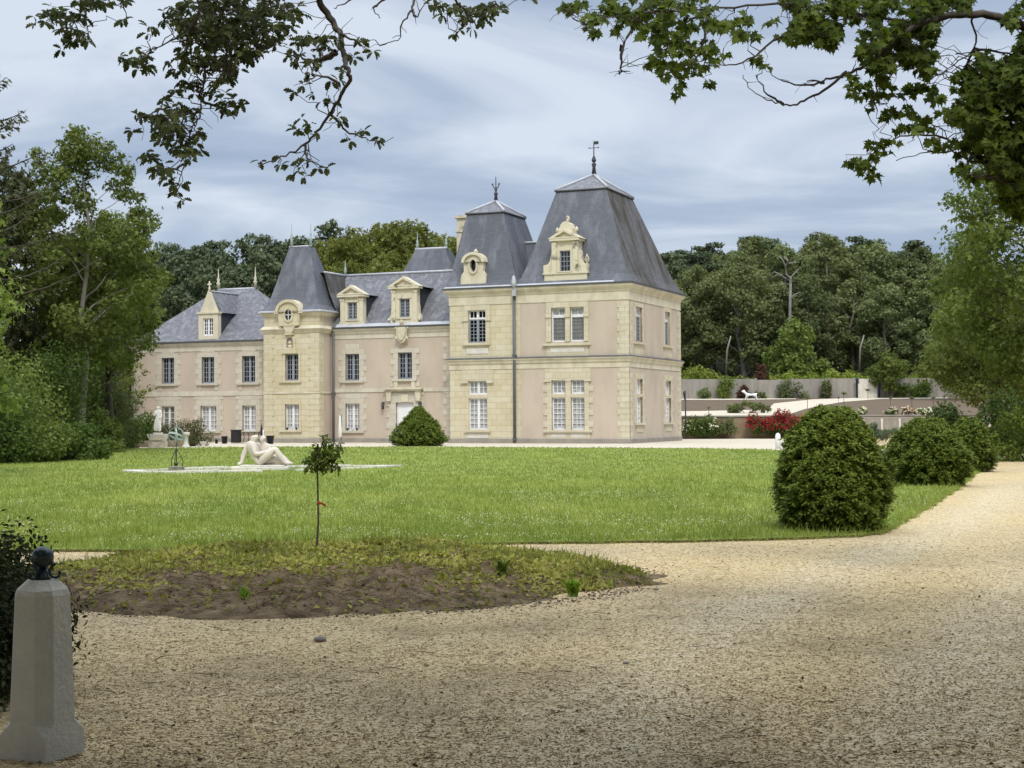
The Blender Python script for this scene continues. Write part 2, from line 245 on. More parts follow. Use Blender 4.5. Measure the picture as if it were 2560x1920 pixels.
class MB:
    """mesh builder: collects faces in a frame (u along, d outward, z up), builds ONE mesh object"""
    def __init__(s): s.v = []; s.f = []; s.m = []; s.sm = []; s.frame((0, 0, 0), (1, 0, 0), (0, -1, 0))
    def frame(s, o, u, n): s.o = Vector(o); s.u = Vector(u); s.n = Vector(n); return s
    def pt(s, u, d, z): return s.o + s.u * u + s.n * d + Vector((0, 0, z))
    def face(s, pts, m=0, smooth=False):
        i = len(s.v); s.v += [tuple(p) for p in pts]; s.f.append(tuple(range(i, i + len(pts)))); s.m.append(m); s.sm.append(smooth)
    def mesh(s, vs, fs, m=0, smooth=False):
        i = len(s.v); s.v += [tuple(p) for p in vs]
        for f in fs: s.f.append(tuple(i + k for k in f)); s.m.append(m); s.sm.append(smooth)
    def box(s, u0, u1, d0, d1, z0, z1, m=0, taper=None):
        P = [s.pt(u, d, z) for z in (z0, z1) for d in (d0, d1) for u in (u0, u1)]
        s.mesh(P, [(0, 1, 3, 2), (4, 6, 7, 5), (0, 4, 5, 1), (2, 3, 7, 6), (0, 2, 6, 4), (1, 5, 7, 3)], m)
    def prism(s, poly, d0, d1, m=0):
        """polygon in (u,z) extruded from depth d0 to d1"""
        n = len(poly); P = [s.pt(u, d0, z) for u, z in poly] + [s.pt(u, d1, z) for u, z in poly]
        s.mesh(P, [tuple(range(n)), tuple(range(2 * n - 1, n - 1, -1))] + [(i, (i + 1) % n, n + (i + 1) % n, n + i) for i in range(n)], m)
    def ring(s, outer, inner, d0, d1, m=0):
        """outer and inner loop of the same length in (u,z)"""
        n = len(outer); P = [s.pt(u, d, z) for d in (d0, d1) for u, z in list(outer) + list(inner)]
        F = []
        for i in range(n):
            j = (i + 1) % n
            F += [(i, j, n + j, n + i), (2 * n + i, 2 * n + j, 3 * n + j, 3 * n + i), (i, j, 2 * n + j, 2 * n + i), (n + i, n + j, 3 * n + j, 3 * n + i)]
        s.mesh(P, F, m)
    def wall(s, u0, u1, z0, z1, holes=(), depth=0.25, m=0):
        us = sorted({u0, u1, *[h[0] for h in holes], *[h[1] for h in holes]}); zs = sorted({z0, z1, *[h[2] for h in holes], *[h[3] for h in holes]})
        for i in range(len(us) - 1):
            for j in range(len(zs) - 1):
                cu, cz = (us[i] + us[i + 1]) / 2, (zs[j] + zs[j + 1]) / 2
                if any(h[0] < cu < h[1] and h[2] < cz < h[3] for h in holes): continue
                s.face([s.pt(us[i], 0, zs[j]), s.pt(us[i + 1], 0, zs[j]), s.pt(us[i + 1], 0, zs[j + 1]), s.pt(us[i], 0, zs[j + 1])], m)
        for h in holes:
            a, b, c, d = h[:4]
            for (p, q) in (((a, c), (b, c)), ((b, c), (b, d)), ((b, d), (a, d)), ((a, d), (a, c))):
                s.face([s.pt(p[0], 0, p[1]), s.pt(q[0], 0, q[1]), s.pt(q[0], -depth, q[1]), s.pt(p[0], -depth, p[1])], m)
    def loft(s, loops, m=0, mats=None, cap=False, smooth=False):
        """loops of equal point count (world/local 3D) joined by quads; mats: material per side"""
        n = len(loops[0])
        for a, b in zip(loops[:-1], loops[1:]):
            for i in range(n):
                j = (i + 1) % n
                s.face([a[i], a[j], b[j], b[i]], mats[i] if mats else m, smooth)
        if cap: s.face(loops[-1], m)
    def sweep(s, path, prof, m=0):
        """profile [(out,z)] along a path [(x,y)], outward to the right of travel, mitred"""
        P = [Vector(p) for p in path]; nrm = []
        for i in range(len(P)):
            ds = []
            if i > 0: ds.append((P[i] - P[i - 1]).normalized())
            if i < len(P) - 1: ds.append((P[i + 1] - P[i]).normalized())
            ns = [Vector((d.y, -d.x)) for d in ds]
            if len(ns) == 1: nrm.append(ns[0])
            else:
                b = (ns[0] + ns[1]).normalized(); nrm.append(b / max(0.2, b.dot(ns[0])))
        k = len(prof); V = []
        for p, n in zip(P, nrm): V += [(p.x + n.x * o, p.y + n.y * o, z) for o, z in prof]
        F = [(i * k + j, (i + 1) * k + j, (i + 1) * k + j + 1, i * k + j + 1) for i in range(len(P) - 1) for j in range(k - 1)]
        F += [tuple(range(k)), tuple((len(P) - 1) * k + j for j in range(k))]
        s.mesh(V, F, m)
    def tube(s, pts, r, sides=6, m=0, cap=True):
        pts = [Vector(p) for p in pts]; rs = r if hasattr(r, '__len__') else [r] * len(pts); V = []
        for i, p in enumerate(pts):
            t = (pts[min(i + 1, len(pts) - 1)] - pts[max(i - 1, 0)]).normalized()
            a = t.cross(Vector((0.13, 0.31, 0.94)) if abs(t.z) < 0.9 else Vector((1, 0.2, 0))).normalized(); b = t.cross(a)
            V += [p + (a * math.cos(2 * math.pi * k / sides) + b * math.sin(2 * math.pi * k / sides)) * rs[i] for k in range(sides)]
        F = [(i * sides + k, i * sides + (k + 1) % sides, (i + 1) * sides + (k + 1) % sides, (i + 1) * sides + k) for i in range(len(pts) - 1) for k in range(sides)]
        if cap: F += [tuple(range(sides)), tuple((len(pts) - 1) * sides + k for k in range(sides))]
        s.mesh(V, F, m, True)
    def lathe(s, prof, c=(0, 0, 0), seg=16, m=0, sx=1.0, sy=1.0):
        c = Vector(c); V = [c + Vector((r * sx * math.cos(2 * math.pi * k / seg), r * sy * math.sin(2 * math.pi * k / seg), z)) for r, z in prof for k in range(seg)]
        n = len(prof); F = [(i * seg + k, i * seg + (k + 1) % seg, (i + 1) * seg + (k + 1) % seg, (i + 1) * seg + k) for i in range(n - 1) for k in range(seg)]
        F += [tuple(range(seg)), tuple((n - 1) * seg + k for k in range(seg))]
        s.mesh(V, F, m, True)
    def ball(s, c, r, m=0, seg=12, rings=8, sq=(1, 1, 1)):
        s.lathe([(max(1e-3, r * math.sin(math.pi * i / rings)), -r * sq[2] * math.cos(math.pi * i / rings)) for i in range(rings + 1)], c, seg, m, sq[0], sq[1])
    def build(s, name, mats, parent=None, bevel=0.0):
        me = bpy.data.meshes.new(name); me.from_pydata(s.v, [], s.f); me.update()
        ms = mats if isinstance(mats, (list, tuple)) else [mats]
        for x in ms: me.materials.append(M[x] if isinstance(x, str) else x)
        me.polygons.foreach_set('material_index', s.m); me.polygons.foreach_set('use_smooth', s.sm)
        bm = bmesh.new(); bm.from_mesh(me); bmesh.ops.recalc_face_normals(bm, faces=bm.faces); bm.to_mesh(me); bm.free()
        o = bpy.data.objects.new(name, me); COL.objects.link(o)
        if parent: o.parent = parent
        if bevel:
            b = o.modifiers.new('bevel', 'BEVEL'); b.width = bevel; b.segments = 2; b.limit_method = 'ANGLE'
        return o

# ------------------------------------------------------------------ leaves
def _fan(outline, zf):
    pts = [(0, 0.45, zf(0, 0.45))] + [(x, y, zf(x, y)) for x, y in outline]; n = len(outline)
    return np.array(pts), [(0, i + 1, (i + 1) % n + 1) for i in range(n)]
_half_oak = [(0.03, 0.0), (0.09, 0.18), (0.22, 0.25), (0.13, 0.38), (0.29, 0.50), (0.17, 0.60), (0.29, 0.74), (0.16, 0.82), (0.13, 0.96)]
_half_map = [(0.03, 0.0), (0.30, -0.10), (0.24, 0.12), (0.56, 0.22), (0.40, 0.34), (0.52, 0.56), (0.24, 0.52), (0.20, 0.72), (0.10, 0.74)]
TPL = {'oak': _fan(_half_oak + [(0, 1.0)] + [(-x, y) for x, y in _half_oak[::-1]], lambda x, y: 0.5 * abs(x) - 0.25 * y * y),
       'maple': _fan(_half_map + [(0, 1.0)] + [(-x, y) for x, y in _half_map[::-1]], lambda x, y: 0.3 * abs(x) - 0.35 * y * y),
       'leaf': (np.array([(0, 0, 0), (0.27, 0.45, 0.09), (0, 1.0, -0.12), (-0.27, 0.45, 0.09)]), [(0, 1, 2), (0, 2, 3)]),
       'tuft': (np.array([(0, 0, 0), (0.42, 0.35, 0.10), (0.12, 0.5, 0.0), (0.30, 0.95, -0.1), (0, 0.75, 0.03), (-0.34, 1.0, -0.05), (-0.14, 0.5, 0.02), (-0.45, 0.45, 0.12)]), [(0, 1, 2), (2, 3, 4), (0, 2, 4), (4, 5, 6), (0, 4, 6), (0, 6, 7)]),
       'needle': (np.array([(-0.05, 0, 0), (0.05, 0, 0), (0.0, 1.0, -0.06)]), [(0, 1, 2)]),
       'spray': (np.array([(0, 0, 0), (0.07, 0.22, 0.02), (0.24, 0.50, -0.02), (0.07, 0.46, 0.0), (0.17, 0.80, -0.05), (0.03, 0.70, -0.03), (0.0, 1.0, -0.10), (-0.03, 0.70, -0.03), (-0.17, 0.80, -0.05), (-0.07, 0.46, 0.0), (-0.24, 0.50, -0.02), (-0.07, 0.22, 0.02)]), [(0, 1, 11), (1, 2, 3), (1, 3, 9), (1, 9, 11), (11, 9, 10), (3, 4, 5), (3, 5, 7), (3, 7, 9), (9, 7, 8), (5, 6, 7)]),
       'blade': (np.array([(-0.5, 0, 0), (0.5, 0, 0), (0.15, 1.0, 0.12)]), [(0, 1, 2)])}
def unit(a): return a / np.maximum(1e-6, np.linalg.norm(a, axis=-1, keepdims=True))
def leaves(name, pos, nrm, size, shape, material, parent=None, tip=None, v=None, aspect=None):
    """one mesh of many leaves: positions, leaf normals, sizes; tip = direction the leaf points"""
    pos = np.asarray(pos, float); n = len(pos); T, F = TPL[shape]; F = np.array(F); k = len(T)
    nz = unit(np.asarray(nrm, float)); t = rng.normal(size=(n, 3)) if tip is None else np.asarray(tip, float)
    y = unit(t - nz * (t * nz).sum(1, keepdims=True)); x = np.cross(y, nz); size = np.broadcast_to(np.asarray(size, float), (n,))
    Tx = T.copy()
    sx = size if aspect is None else size * aspect
    V = pos[:, None, :] + (Tx[None, :, 0, None] * x[:, None, :] * sx[:, None, None] + (Tx[None, :, 1, None] * y[:, None, :] + Tx[None, :, 2, None] * nz[:, None, :]) * size[:, None, None])
    nf = len(F); idx = (F[None] + (np.arange(n) * k)[:, None, None]).reshape(-1)
    me = bpy.data.meshes.new(name); me.vertices.add(n * k); me.vertices.foreach_set('co', V.reshape(-1).astype(np.float32))
    me.loops.add(n * nf * 3); me.loops.foreach_set('vertex_index', idx.astype(np.int32))
    me.polygons.add(n * nf); me.polygons.foreach_set('loop_start', np.arange(0, n * nf * 3, 3, dtype=np.int32))
    if isinstance(material, (list, tuple)):
        for q in material: me.materials.append(M[q])
    else: me.materials.append(M[material])
    me.update(calc_edges=True)
    a = me.attributes.new('v', 'FLOAT', 'POINT'); vv = rng.random(n) if v is None else np.asarray(v)
    a.data.foreach_set('value', np.repeat(vv, k).astype(np.float32))
    o = bpy.data.objects.new(name, me); COL.objects.link(o)
    if parent: o.parent = parent
    return o
def clump_points(C, RR, per, shell=0.55, up=0.35, rnd=0.7):
    """leaf places and normals in ellipsoid clumps C (n,3) of radii RR (n,3)"""
    C = np.asarray(C, float); RR = np.asarray(RR, float); n = len(C)
    w = RR.prod(1) ** 0.6; cnt = np.maximum(3, (per * n * w / w.sum()).astype(int)); ii = np.repeat(np.arange(n), cnt); m = len(ii)
    d = unit(rng.normal(size=(m, 3))); rho = shell + (1 - shell) * rng.random(m) ** 0.7
    rho *= 1 + 0.18 * rng.normal(size=m)
    P = C[ii] + RR[ii] * d * rho[:, None]; nr = unit(d + rnd * rng.normal(size=(m, 3)) + np.array([0, 0, up]))
    cv = rng.random(n)[ii]
    v = np.clip(0.5 * rng.random(m) + 0.5 * cv, 0, 1)
    return P, nr, v

# ------------------------------------------------------------------ ground, hill, lawn, terraces
def sheet(name, poly, z, m, kind='structure', edge=0.0):
    b = MB(); b.face([(p[0], p[1], z) for p in poly])
    if edge:
        for p, q in zip(poly, list(poly[1:]) + [poly[0]]): b.face([(p[0], p[1], z), (q[0], q[1], z), (q[0], q[1], z - edge), (p[0], p[1], z - edge)], 1 if isinstance(m, (tuple, list)) else 0)
    return tag(b.build(name, m), kind=kind)
sheet('ground', [(-900, -300), (900, -300), (900, 1200), (-900, 1200)], 0.0, 'gravel')
def build_drive():
    # the worn part of the gravel, with two paler wheel tracks sweeping to the right
    lines = [[gnd(x, y) for x, y in L] for L in ([(1430, 1960), (1560, 1780), (1700, 1640), (1860, 1530), (2080, 1430), (2330, 1340), (2480, 1260), (2540, 1200)], [(2330, 1960), (2420, 1640), (2560, 1470), (2760, 1340), (2800, 1250)])]
    xs = np.arange(-8, 20.01, 0.2); ys = np.arange(4, 36.01, 0.25); n = len(xs); X, Y = np.meshgrid(xs, ys); P = np.stack([X.ravel(), Y.ravel()], 1); D = np.full(len(P), 9.0)
    for L in lines:
        for a, b_ in zip(L[:-1], L[1:]):
            a2, d = np.array(a[:2]), np.array(b_[:2]) - np.array(a[:2]); u = np.clip(((P - a2) @ d) / (d @ d), 0, 1); D = np.minimum(D, np.hypot(*(P - a2 - u[:, None] * d).T))
    W_ = np.clip(1.25 - D / 0.55, 0, 1) * np.clip((20 - X.ravel()) / 3, 0, 1) * np.clip((36 - Y.ravel()) / 6, 0, 1) * np.clip((X.ravel() + 8) / 2, 0, 1)
    b = MB(); b.mesh([(x, y, 0.004) for x, y in P], [(j * n + i, j * n + i + 1, (j + 1) * n + i + 1, (j + 1) * n + i) for j in range(len(ys) - 1) for i in range(n - 1)])
    o = tag(b.build('drive', 'gravel'), kind='structure'); at_ = o.data.attributes.new('track', 'FLOAT', 'POINT'); at_.data.foreach_set('value', W_.astype(np.float32))
build_drive()
def hill_z(x, y):
    z = 0.035 * max(0, y - 112)
    if y > 150: z += (0.055 if x < 8 else 0.085) * (min(y, 300) - 150)
    return z
def build_hill():
    b = MB(); xs = np.linspace(-260, 260, 40); ys = np.concatenate([np.linspace(108, 300, 30), [380, 600]])
    V = [(x, y, hill_z(x, y) - (0.4 if y < 109 else 0) + 0.4 * math.sin(x * 0.21) * math.cos(y * 0.17) * min(1, (y - 108) / 30)) for y in ys for x in xs]; n = len(xs)
    b.mesh(V, [(j * n + i, j * n + i + 1, (j + 1) * n + i + 1, (j + 1) * n + i) for j in range(len(ys) - 1) for i in range(n - 1)], 0, True)
    tag(b.build('hill', 'forestfloor'), kind='structure')
build_hill()

LAWN_Z = 0.035
def px_poly(pts, z=0.0): return [tuple(gnd(x, y, z))[:2] for x, y in pts]
near = [(-500, 1376), (0, 1374), (150, 1373), (380, 1376), (700, 1372), (1060, 1362), (1180, 1357), (1320, 1354), (1480, 1353), (1620, 1351), (1760, 1349), (1900, 1346), (2040, 1342), (2150, 1337), (2215, 1327)]
rightedge = [(2262, 1296), (2330, 1258), (2395, 1215), (2434, 1186), (2446, 1170), (2438, 1156), (2424, 1149)]
far = [(2300, 1131), (2150, 1126), (1985, 1126), (1900, 1123), (1700, 1120), (1450, 1119), (1150, 1117), (900, 1117), (700, 1117), (540, 1118), (300, 1121), (0, 1126), (-500, 1128), (-900, 1150)]
def jitter(poly, n=10, amp=0.05):
    out = []
    for (x0, y0), (x1, y1) in zip(poly, poly[1:] + poly[:1]):
        d = math.hypot(x1 - x0, y1 - y0); k = max(1, min(n, int(d / 0.25)))
        for i in range(k): t = i / k; out.append((x0 + (x1 - x0) * t + random.gauss(0, amp * min(1, d)), y0 + (y1 - y0) * t + random.gauss(0, amp * min(1, d))))
    return out
LAWN = jitter(px_poly(near + rightedge + far, LAWN_Z), 40, 0.035)
sheet('lawn', LAWN, LAWN_Z, ('lawn', 'soil'), edge=0.06)
def inside(P, poly):
    x, y = P[:, 0], P[:, 1]; c = np.zeros(len(P), bool); q = np.array(poly)
    for (x0, y0), (x1, y1) in zip(q, np.roll(q, -1, 0)):
        k = ((y0 > y) != (y1 > y)); c ^= k & (x < (x1 - x0) * (y - y0) / (y1 - y0 + 1e-12) + x0)
    return c
# pale gravel court along the front of the chateau and towards the drive
sheet('court', px_poly([(-300, 1130), (300, 1122), (700, 1118.5), (1150, 1118.5), (1700, 1122), (1990, 1128), (2040, 1128), (2060, 1100), (1700, 1094), (1000, 1094), (300, 1096)]), 0.004, 'palegravel')

# ------------------------------------------------------------------ the chateau
CH = empty('chateau', (6.65, 84.0, 0.0), -R(23), 'cream stone chateau of two storeys with steep blue slate roofs and a big corner pavilion', 'chateau')
FRONT = lambda y: ((0, y, 0), (1, 0, 0), (0, -1, 0))
SIDE = lambda x: ((x, 0, 0), (0, 1, 0), (1, 0, 0))

def window(u0, u1, z0, z1, fr, frame='grey', pane='glassdark', cols=2, rows=5, leaves_=2, depth=0.22, parent=CH, name='window', stile=None):
    """casement window: frame, stiles and glazing bars in one mesh, pane behind"""
    b = MB().frame(*fr); d0, d1 = -depth, -depth + 0.07; f = 0.065; w = u1 - u0
    b.box(u0, u0 + f, d0, d1, z0, z1); b.box(u1 - f, u1, d0, d1, z0, z1); b.box(u0 + f, u1 - f, d0, d1, z1 - f, z1); b.box(u0 + f, u1 - f, d0, d1, z0, z0 + f * 1.4)
    s = stile or 0.075; um = (u0 + u1) / 2; iu0, iu1, iz0, iz1 = u0 + f, u1 - f, z0 + f * 1.4, z1 - f
    cells = [(iu0, iu1)]
    if leaves_ == 2:
        b.box(um - s, um + s, d0 + 0.005, d1 + 0.012, iz0, iz1); cells = [(iu0, um - s), (um + s, iu1)]
    mb_ = 0.016
    for a, c in cells:
        for k in range(1, cols): x = a + (c - a) * k / cols; b.box(x - mb_, x + mb_, d0 + 0.01, d1 - 0.015, iz0, iz1)
        xs = [a + (c - a) * k / cols for k in range(cols + 1)]
        for r in range(1, rows):
            z = iz0 + (iz1 - iz0) * r / rows
            for k in range(cols): b.box(xs[k] + (mb_ if k else 0), xs[k + 1] - (mb_ if k < cols - 1 else 0), d0 + 0.01, d1 - 0.015, z - mb_, z + mb_)
    o = b.build(name, frame, parent)
    g = MB().frame(*fr); g.box(u0 + 0.01, u1 - 0.01, d0 - 0.05, d0 - 0.006, z0 + 0.01, z1 - 0.01); g.build('pane', pane, o)
    return o
def surround(b, u0, u1, z0, z1, w=0.17, proud=0.04, blocks=True, head=0.30, sill=True, zlo=None, long_=0.42, sh=0.24, key=False, top_ext=None):
    """dressed stone round an opening, with alternate long and short blocks beside it, set proud of the wall"""
    b.box(u0 - w, u0, -0.1, proud, z0, z1 + head); b.box(u1, u1 + w, -0.1, proud, z0, z1 + head); b.box(u0, u1, -0.1, proud, z1, z1 + head)
    if blocks:
        z = z0 if zlo is None else zlo; i = 0
        while z < z1 + head + 0.02:
            h = min(0.342, (top_ext or z1 + head) - z)
            if h < 0.05: break
            e = w + (long_ if i % 2 == 0 else sh) - w * 0.5
            b.box(u0 - e, u0 - w, -0.1, proud - 0.012, z, z + h - 0.006); b.box(u1 + w, u1 + e, -0.1, proud - 0.012, z, z + h - 0.006); z += 0.342; i += 1
    if sill:
        b.box(u0 - w - 0.16, u1 + w + 0.16, -0.1, proud + 0.10, z0 - 0.13, z0)

def build_chateau():
    b = None
    B0, BT, BM = 0.0, -0.5, 1.0
    # ---- openings (along, along, low, high), measured along each front
    pav_up = [(-4.72, -3.86, 5.88, 7.86), (-3.56, -2.70, 5.88, 7.86)]
    pav_lo = [(-4.72, -3.86, 0.78, 3.66), (-3.53, -2.69, 0.78, 3.66)]
    tow_up = [(-10.02, -8.89, 5.95, 7.88)]; tow_lo = [(-10.03, -8.82, 0.80, 3.69)]
    side_up = [(1.18, 2.44, 5.85, 7.86), (6.86, 8.02, 5.88, 7.94)]; side_lo = [(1.32, 2.44, 1.17, 3.70), (6.92, 8.10, 1.17, 3.70)]
    lt_up = [(-22.36, -21.40, 3.87, 5.52)]; lt_lo = [(-22.38, -21.37, 0.80, 2.40)]
    mn_up = [(-18.92, -17.95, 3.85, 5.52), (-15.24, -14.27, 3.90, 5.53)]; mn_lo = [(-18.93, -17.93, 0.74, 2.43)]
    door = (-15.39, -14.16, 0.18, 2.47)
    lw_up = [(-32.78, -31.78, 3.83, 5.55), (-29.62, -28.64, 3.83, 5.54), (-26.52, -25.52, 3.83, 5.55)]
    lw_lo = [(-32.75, -31.76, 0.74, 2.36), (-29.72, -28.47, 0.73, 2.36), (-26.50, -25.49, 0.73, 2.36)]
    # ---- walls
    b = MB()
    b.frame(*FRONT(B0)).wall(-6.7, 0, 0, 9.12, pav_up + pav_lo); b.frame(*SIDE(0)).wall(0, 10.2, 0, 9.12, side_up + side_lo)
    b.frame((0, 10.2, 0), (1, 0, 0), (0, 1, 0)).wall(-11.25, 0, 0, 9.12); b.frame((-11.25, 0, 0), (0, 1, 0), (-1, 0, 0)).wall(0.3, 10.2, 0, 9.12)
    b.frame(*FRONT(BM)).wall(-19.94, -11.25, 0, 7.05, mn_up + mn_lo + [door]); b.frame((0, 8.0, 0), (1, 0, 0), (0, 1, 0)).wall(-35.2, -11.25, 0, 6.4)
    b.frame(*FRONT(BM)).wall(-35.2, -23.9, 0, 6.45, lw_up + lw_lo); b.frame((-35.2, 0, 0), (0, 1, 0), (-1, 0, 0)).wall(1.0, 8.0, 0, 6.45)
    b.frame(*SIDE(-19.94)).wall(0.05, 4.0, 0, 8.05)
    b.build('wall', 'plaster', CH)
    b = MB()
    b.frame(*FRONT(B0)).wall(-11.25, -6.7, 0, 9.12, tow_up + tow_lo); b.frame((-11.25, 0, 0), (0, 1, 0), (-1, 0, 0)).wall(0, 0.3, 0, 9.12); b.build('ashlar_wall', 'ashlar', CH); b = MB()
    b.frame(*FRONT(BT)).wall(-23.9, -19.94, 0, 8.05, lt_up + lt_lo); b.frame(*SIDE(-19.94)).wall(-0.5, 0.05, 0, 8.05); b.frame((-23.9, 0, 0), (0, 1, 0), (-1, 0, 0)).wall(-0.5, 4.0, 0, 8.05)
    b.build('ashlar_wall', 'ashlar', CH)
    # ---- dressed stone: quoins and window surrounds
    b = MB().frame(*FRONT(B0))
    def quoin(u, sgn, z0, z1, proud=0.035, a=0.72, c=0.60, step=0.342):
        nonlocal b
        z, i = z0, 0
        while z < z1 - 0.05:
            w = a if i % 2 == 0 else c; h = min(step, z1 - z)
            b.box(min(u, u + sgn * w), max(u, u + sgn * w), -0.1, proud, z, z + h - 0.010); z += step; i += 1
    for z0, z1 in ((0.28, 4.34), (5.03, 8.15)):
        b = MB().frame(*FRONT(B0)); quoin(0.03, -1, z0, z1, 0.035); b.build('quoin', 'stone', CH)
        b = MB().frame(*FRONT(B0)); quoin(-6.7, 1, z0, z1, 0.02, 0.02, 0.05); b.build('quoin', 'stone', CH)
    # pavilion double windows
    b = MB().frame(*FRONT(B0))
    z0, z1 = 5.88, 7.86
    b.box(-5.03, -4.72, -0.1, 0.05, z0, 8.18); b.box(-2.70, -2.43, -0.1, 0.05, z0, 8.18); b.box(-3.86, -3.56, -0.1, 0.05, z0, 7.86); b.box(-4.72, -2.70, -0.1, 0.05, 7.86, 8.18)
    for u in (-4.87, -3.71, -2.56): b.box(u - 0.17, u + 0.17, 0.05, 0.11, 7.30, 7.52)
    b.box(-5.22, -2.28, -0.1, 0.17, 5.66, 5.80); b.box(-5.0, -2.46, -0.1, 0.035, 5.04, 5.66)
    b.build('window_surround', 'stone', CH); b = MB().frame(*FRONT(B0))
    z0, z1 = 0.78, 3.66
    b.box(-5.0, -4.72, -0.1, 0.05, z0, 3.66); b.box(-2.69, -2.42, -0.1, 0.05, z0, 3.66); b.box(-3.86, -3.53, -0.1, 0.05, z0, 3.66); b.box(-5.12, -2.30, -0.1, 0.045, 3.66, 4.34)
    b.box(-5.16, -4.72, 0.045, 0.12, 3.58, 3.68); b.box(-2.69, -2.26, 0.045, 0.12, 3.58, 3.68); b.box(-3.86, -3.53, 0.05, 0.09, 3.58, 3.66)
    for i, z in enumerate(np.arange(0.95, 3.3, 0.342)):
        if i % 2 == 0: b.box(-5.25, -5.0, -0.1, 0.04, z, z + 0.33); b.box(-2.42, -2.16, -0.1, 0.04, z, z + 0.33)
    for (u0, u1) in ((-4.72, -3.86), (-3.53, -2.69)): b.box(u0, u1, -0.2, 0.02, 2.66, 2.86)      # stone transoms
    b.box(-5.2, -2.22, -0.1, 0.14, 0.64, 0.78); b.box(-5.05, -2.36, -0.1, 0.03, 0.28, 0.64)
    b.build('window_surround', 'stone', CH); b = MB().frame(*FRONT(B0))
    # tower windows of the right wing
    b.box(-10.30, -10.02, -0.1, 0.05, 5.95, 8.18); b.box(-8.89, -8.62, -0.1, 0.05, 5.95, 8.18); b.box(-10.02, -8.89, -0.1, 0.05, 7.88, 8.18); b.box(-10.36, -8.6, -0.1, 0.14, 5.80, 5.95)
    b.box(-10.40, -10.02, 0.05, 0.12, 7.25, 7.42); b.box(-8.89, -8.55, 0.05, 0.12, 7.25, 7.42)
    b.build('window_surround', 'stone', CH); b = MB().frame(*FRONT(B0))
    b.box(-10.45, -8.42, -0.1, 0.05, 3.69, 4.34); b.box(-10.5, -10.03, 0.05, 0.12, 3.55, 3.69); b.box(-8.82, -8.36, 0.05, 0.12, 3.55, 3.69); b.build('window_surround', 'stone', CH); b = MB().frame(*FRONT(B0)); b.box(-10.03, -8.82, -0.2, 0.02, 2.66, 2.88); b.build('transom', 'stone', CH); b = MB().frame(*FRONT(B0)); b.box(-10.28, -8.6, -0.1, 0.14, 0.64, 0.80)
    b.build('window_sill', 'stone', CH)
    # side face
    b = MB().frame(*SIDE(0))
    for z0, z1 in ((0.28, 4.34), (5.03, 8.15)): b = MB().frame(*SIDE(0)); quoin(-0.03, 1, z0, z1, 0.03, 0.62, 0.38); b.build('quoin', 'stone', CH); b = MB().frame(*SIDE(0)); quoin(10.23, -1, z0, z1, 0.035, 0.62, 0.38); b.build('quoin', 'stone', CH)
    for (u0, u1, a, c) in side_up: b = MB().frame(*SIDE(0)); surround(b, u0, u1, a, c, 0.16, 0.035, False, 0.24); b.box(u0 - 0.16, u1 + 0.16, -0.1, 0.03, a - 0.8, a - 0.13); b.build('window_surround', 'stone', CH)
    for (u0, u1, a, c) in side_lo: b = MB().frame(*SIDE(0)); surround(b, u0, u1, a, c, 0.16, 0.035, True, 0.34, long_=0.34, sh=0.18); b.box(u0 - 0.1, u1 + 0.1, -0.1, 0.03, a - 0.55, a - 0.13); b.box(u0, u1, -0.2, 0.0, 2.66, 2.84); b.build('window_surround', 'stone', CH)
    # white blank panels under the windows of the right wing
    for q in ((-4.78, -2.70, 0.035, 0.05, 5.28, 5.56), (-10.15, -8.75, -0.1, 0.03, 5.30, 5.62), (-10.15, -8.75, -0.1, 0.03, 0.30, 0.6), (-4.75, -3.86, 0.03, 0.04, 0.34, 0.58), (-3.53, -2.66, 0.03, 0.04, 0.34, 0.58)):
        b = MB().frame(*FRONT(B0)); b.box(*q); b.build('sill_panel', 'limewash', CH)
    # left tower ashlar trims, main front and left wing (paler stone)
    b = MB().frame(*FRONT(BT))
    for u, s in ((-23.93, 1), (-19.91, -1)):
        for z0, z1 in ((0.3, 3.05), (3.2, 6.8)): b = MB().frame(*FRONT(BT)); quoin(u, s, z0, z1, 0.03, 0.80, 0.62); b.build('quoin', 'ashlar', CH)
    for (u0, u1, a, c) in lt_up + lt_lo: b = MB().frame(*FRONT(BT)); b.box(u0 - 0.15, u0, -0.1, 0.045, a, c + 0.2); b.box(u1, u1 + 0.15, -0.1, 0.045, a, c + 0.2); b.box(u0, u1, -0.1, 0.045, c, c + 0.2); b.box(u0 - 0.4, u1 + 0.2, -0.1, 0.12, a - 0.13, a); b.build('window_surround', 'ashlar', CH)
    for (u0, u1, a, c) in mn_up[:1] + lw_up: b = MB().frame(*FRONT(BM)); surround(b, u0, u1, a, c, 0.17, 0.04, True, 0.30, zlo=a - 0.1); b.box(u0 - 0.02, u1 + 0.02, -0.1, 0.03, c + 0.3, c + 0.62); b.box(u0 - 0.25, u0 - 0.02, -0.1, 0.03, 3.36, a - 0.13); b.box(u1 + 0.02, u1 + 0.25, -0.1, 0.03, 3.36, a - 0.13); b.build('window_surround', 'palestone', CH)
    for (u0, u1, a, c) in mn_lo + lw_lo: b = MB().frame(*FRONT(BM)); surround(b, u0, u1, a, c, 0.17, 0.04, True, 0.62); b.build('window_surround', 'palestone', CH)
    b = MB().frame(*FRONT(BM)); (u0, u1, a, c) = mn_up[1]; surround(b, u0, u1, a, c, 0.17, 0.05, True, 0.25, zlo=3.42); b.build('window_surround', 'palestone', CH); b = MB().frame(*FRONT(BM))
    u0, u1, a, c = door; surround(b, u0, u1, a, c, 0.34, 0.06, True, 0.62, sill=False, long_=0.5, sh=0.3); b.build('door_surround', 'palestone', CH); b = MB().frame(*FRONT(BM))
    quoin(-11.22, -1, 0.28, 6.4, 0.03, 0.95, 0.70)
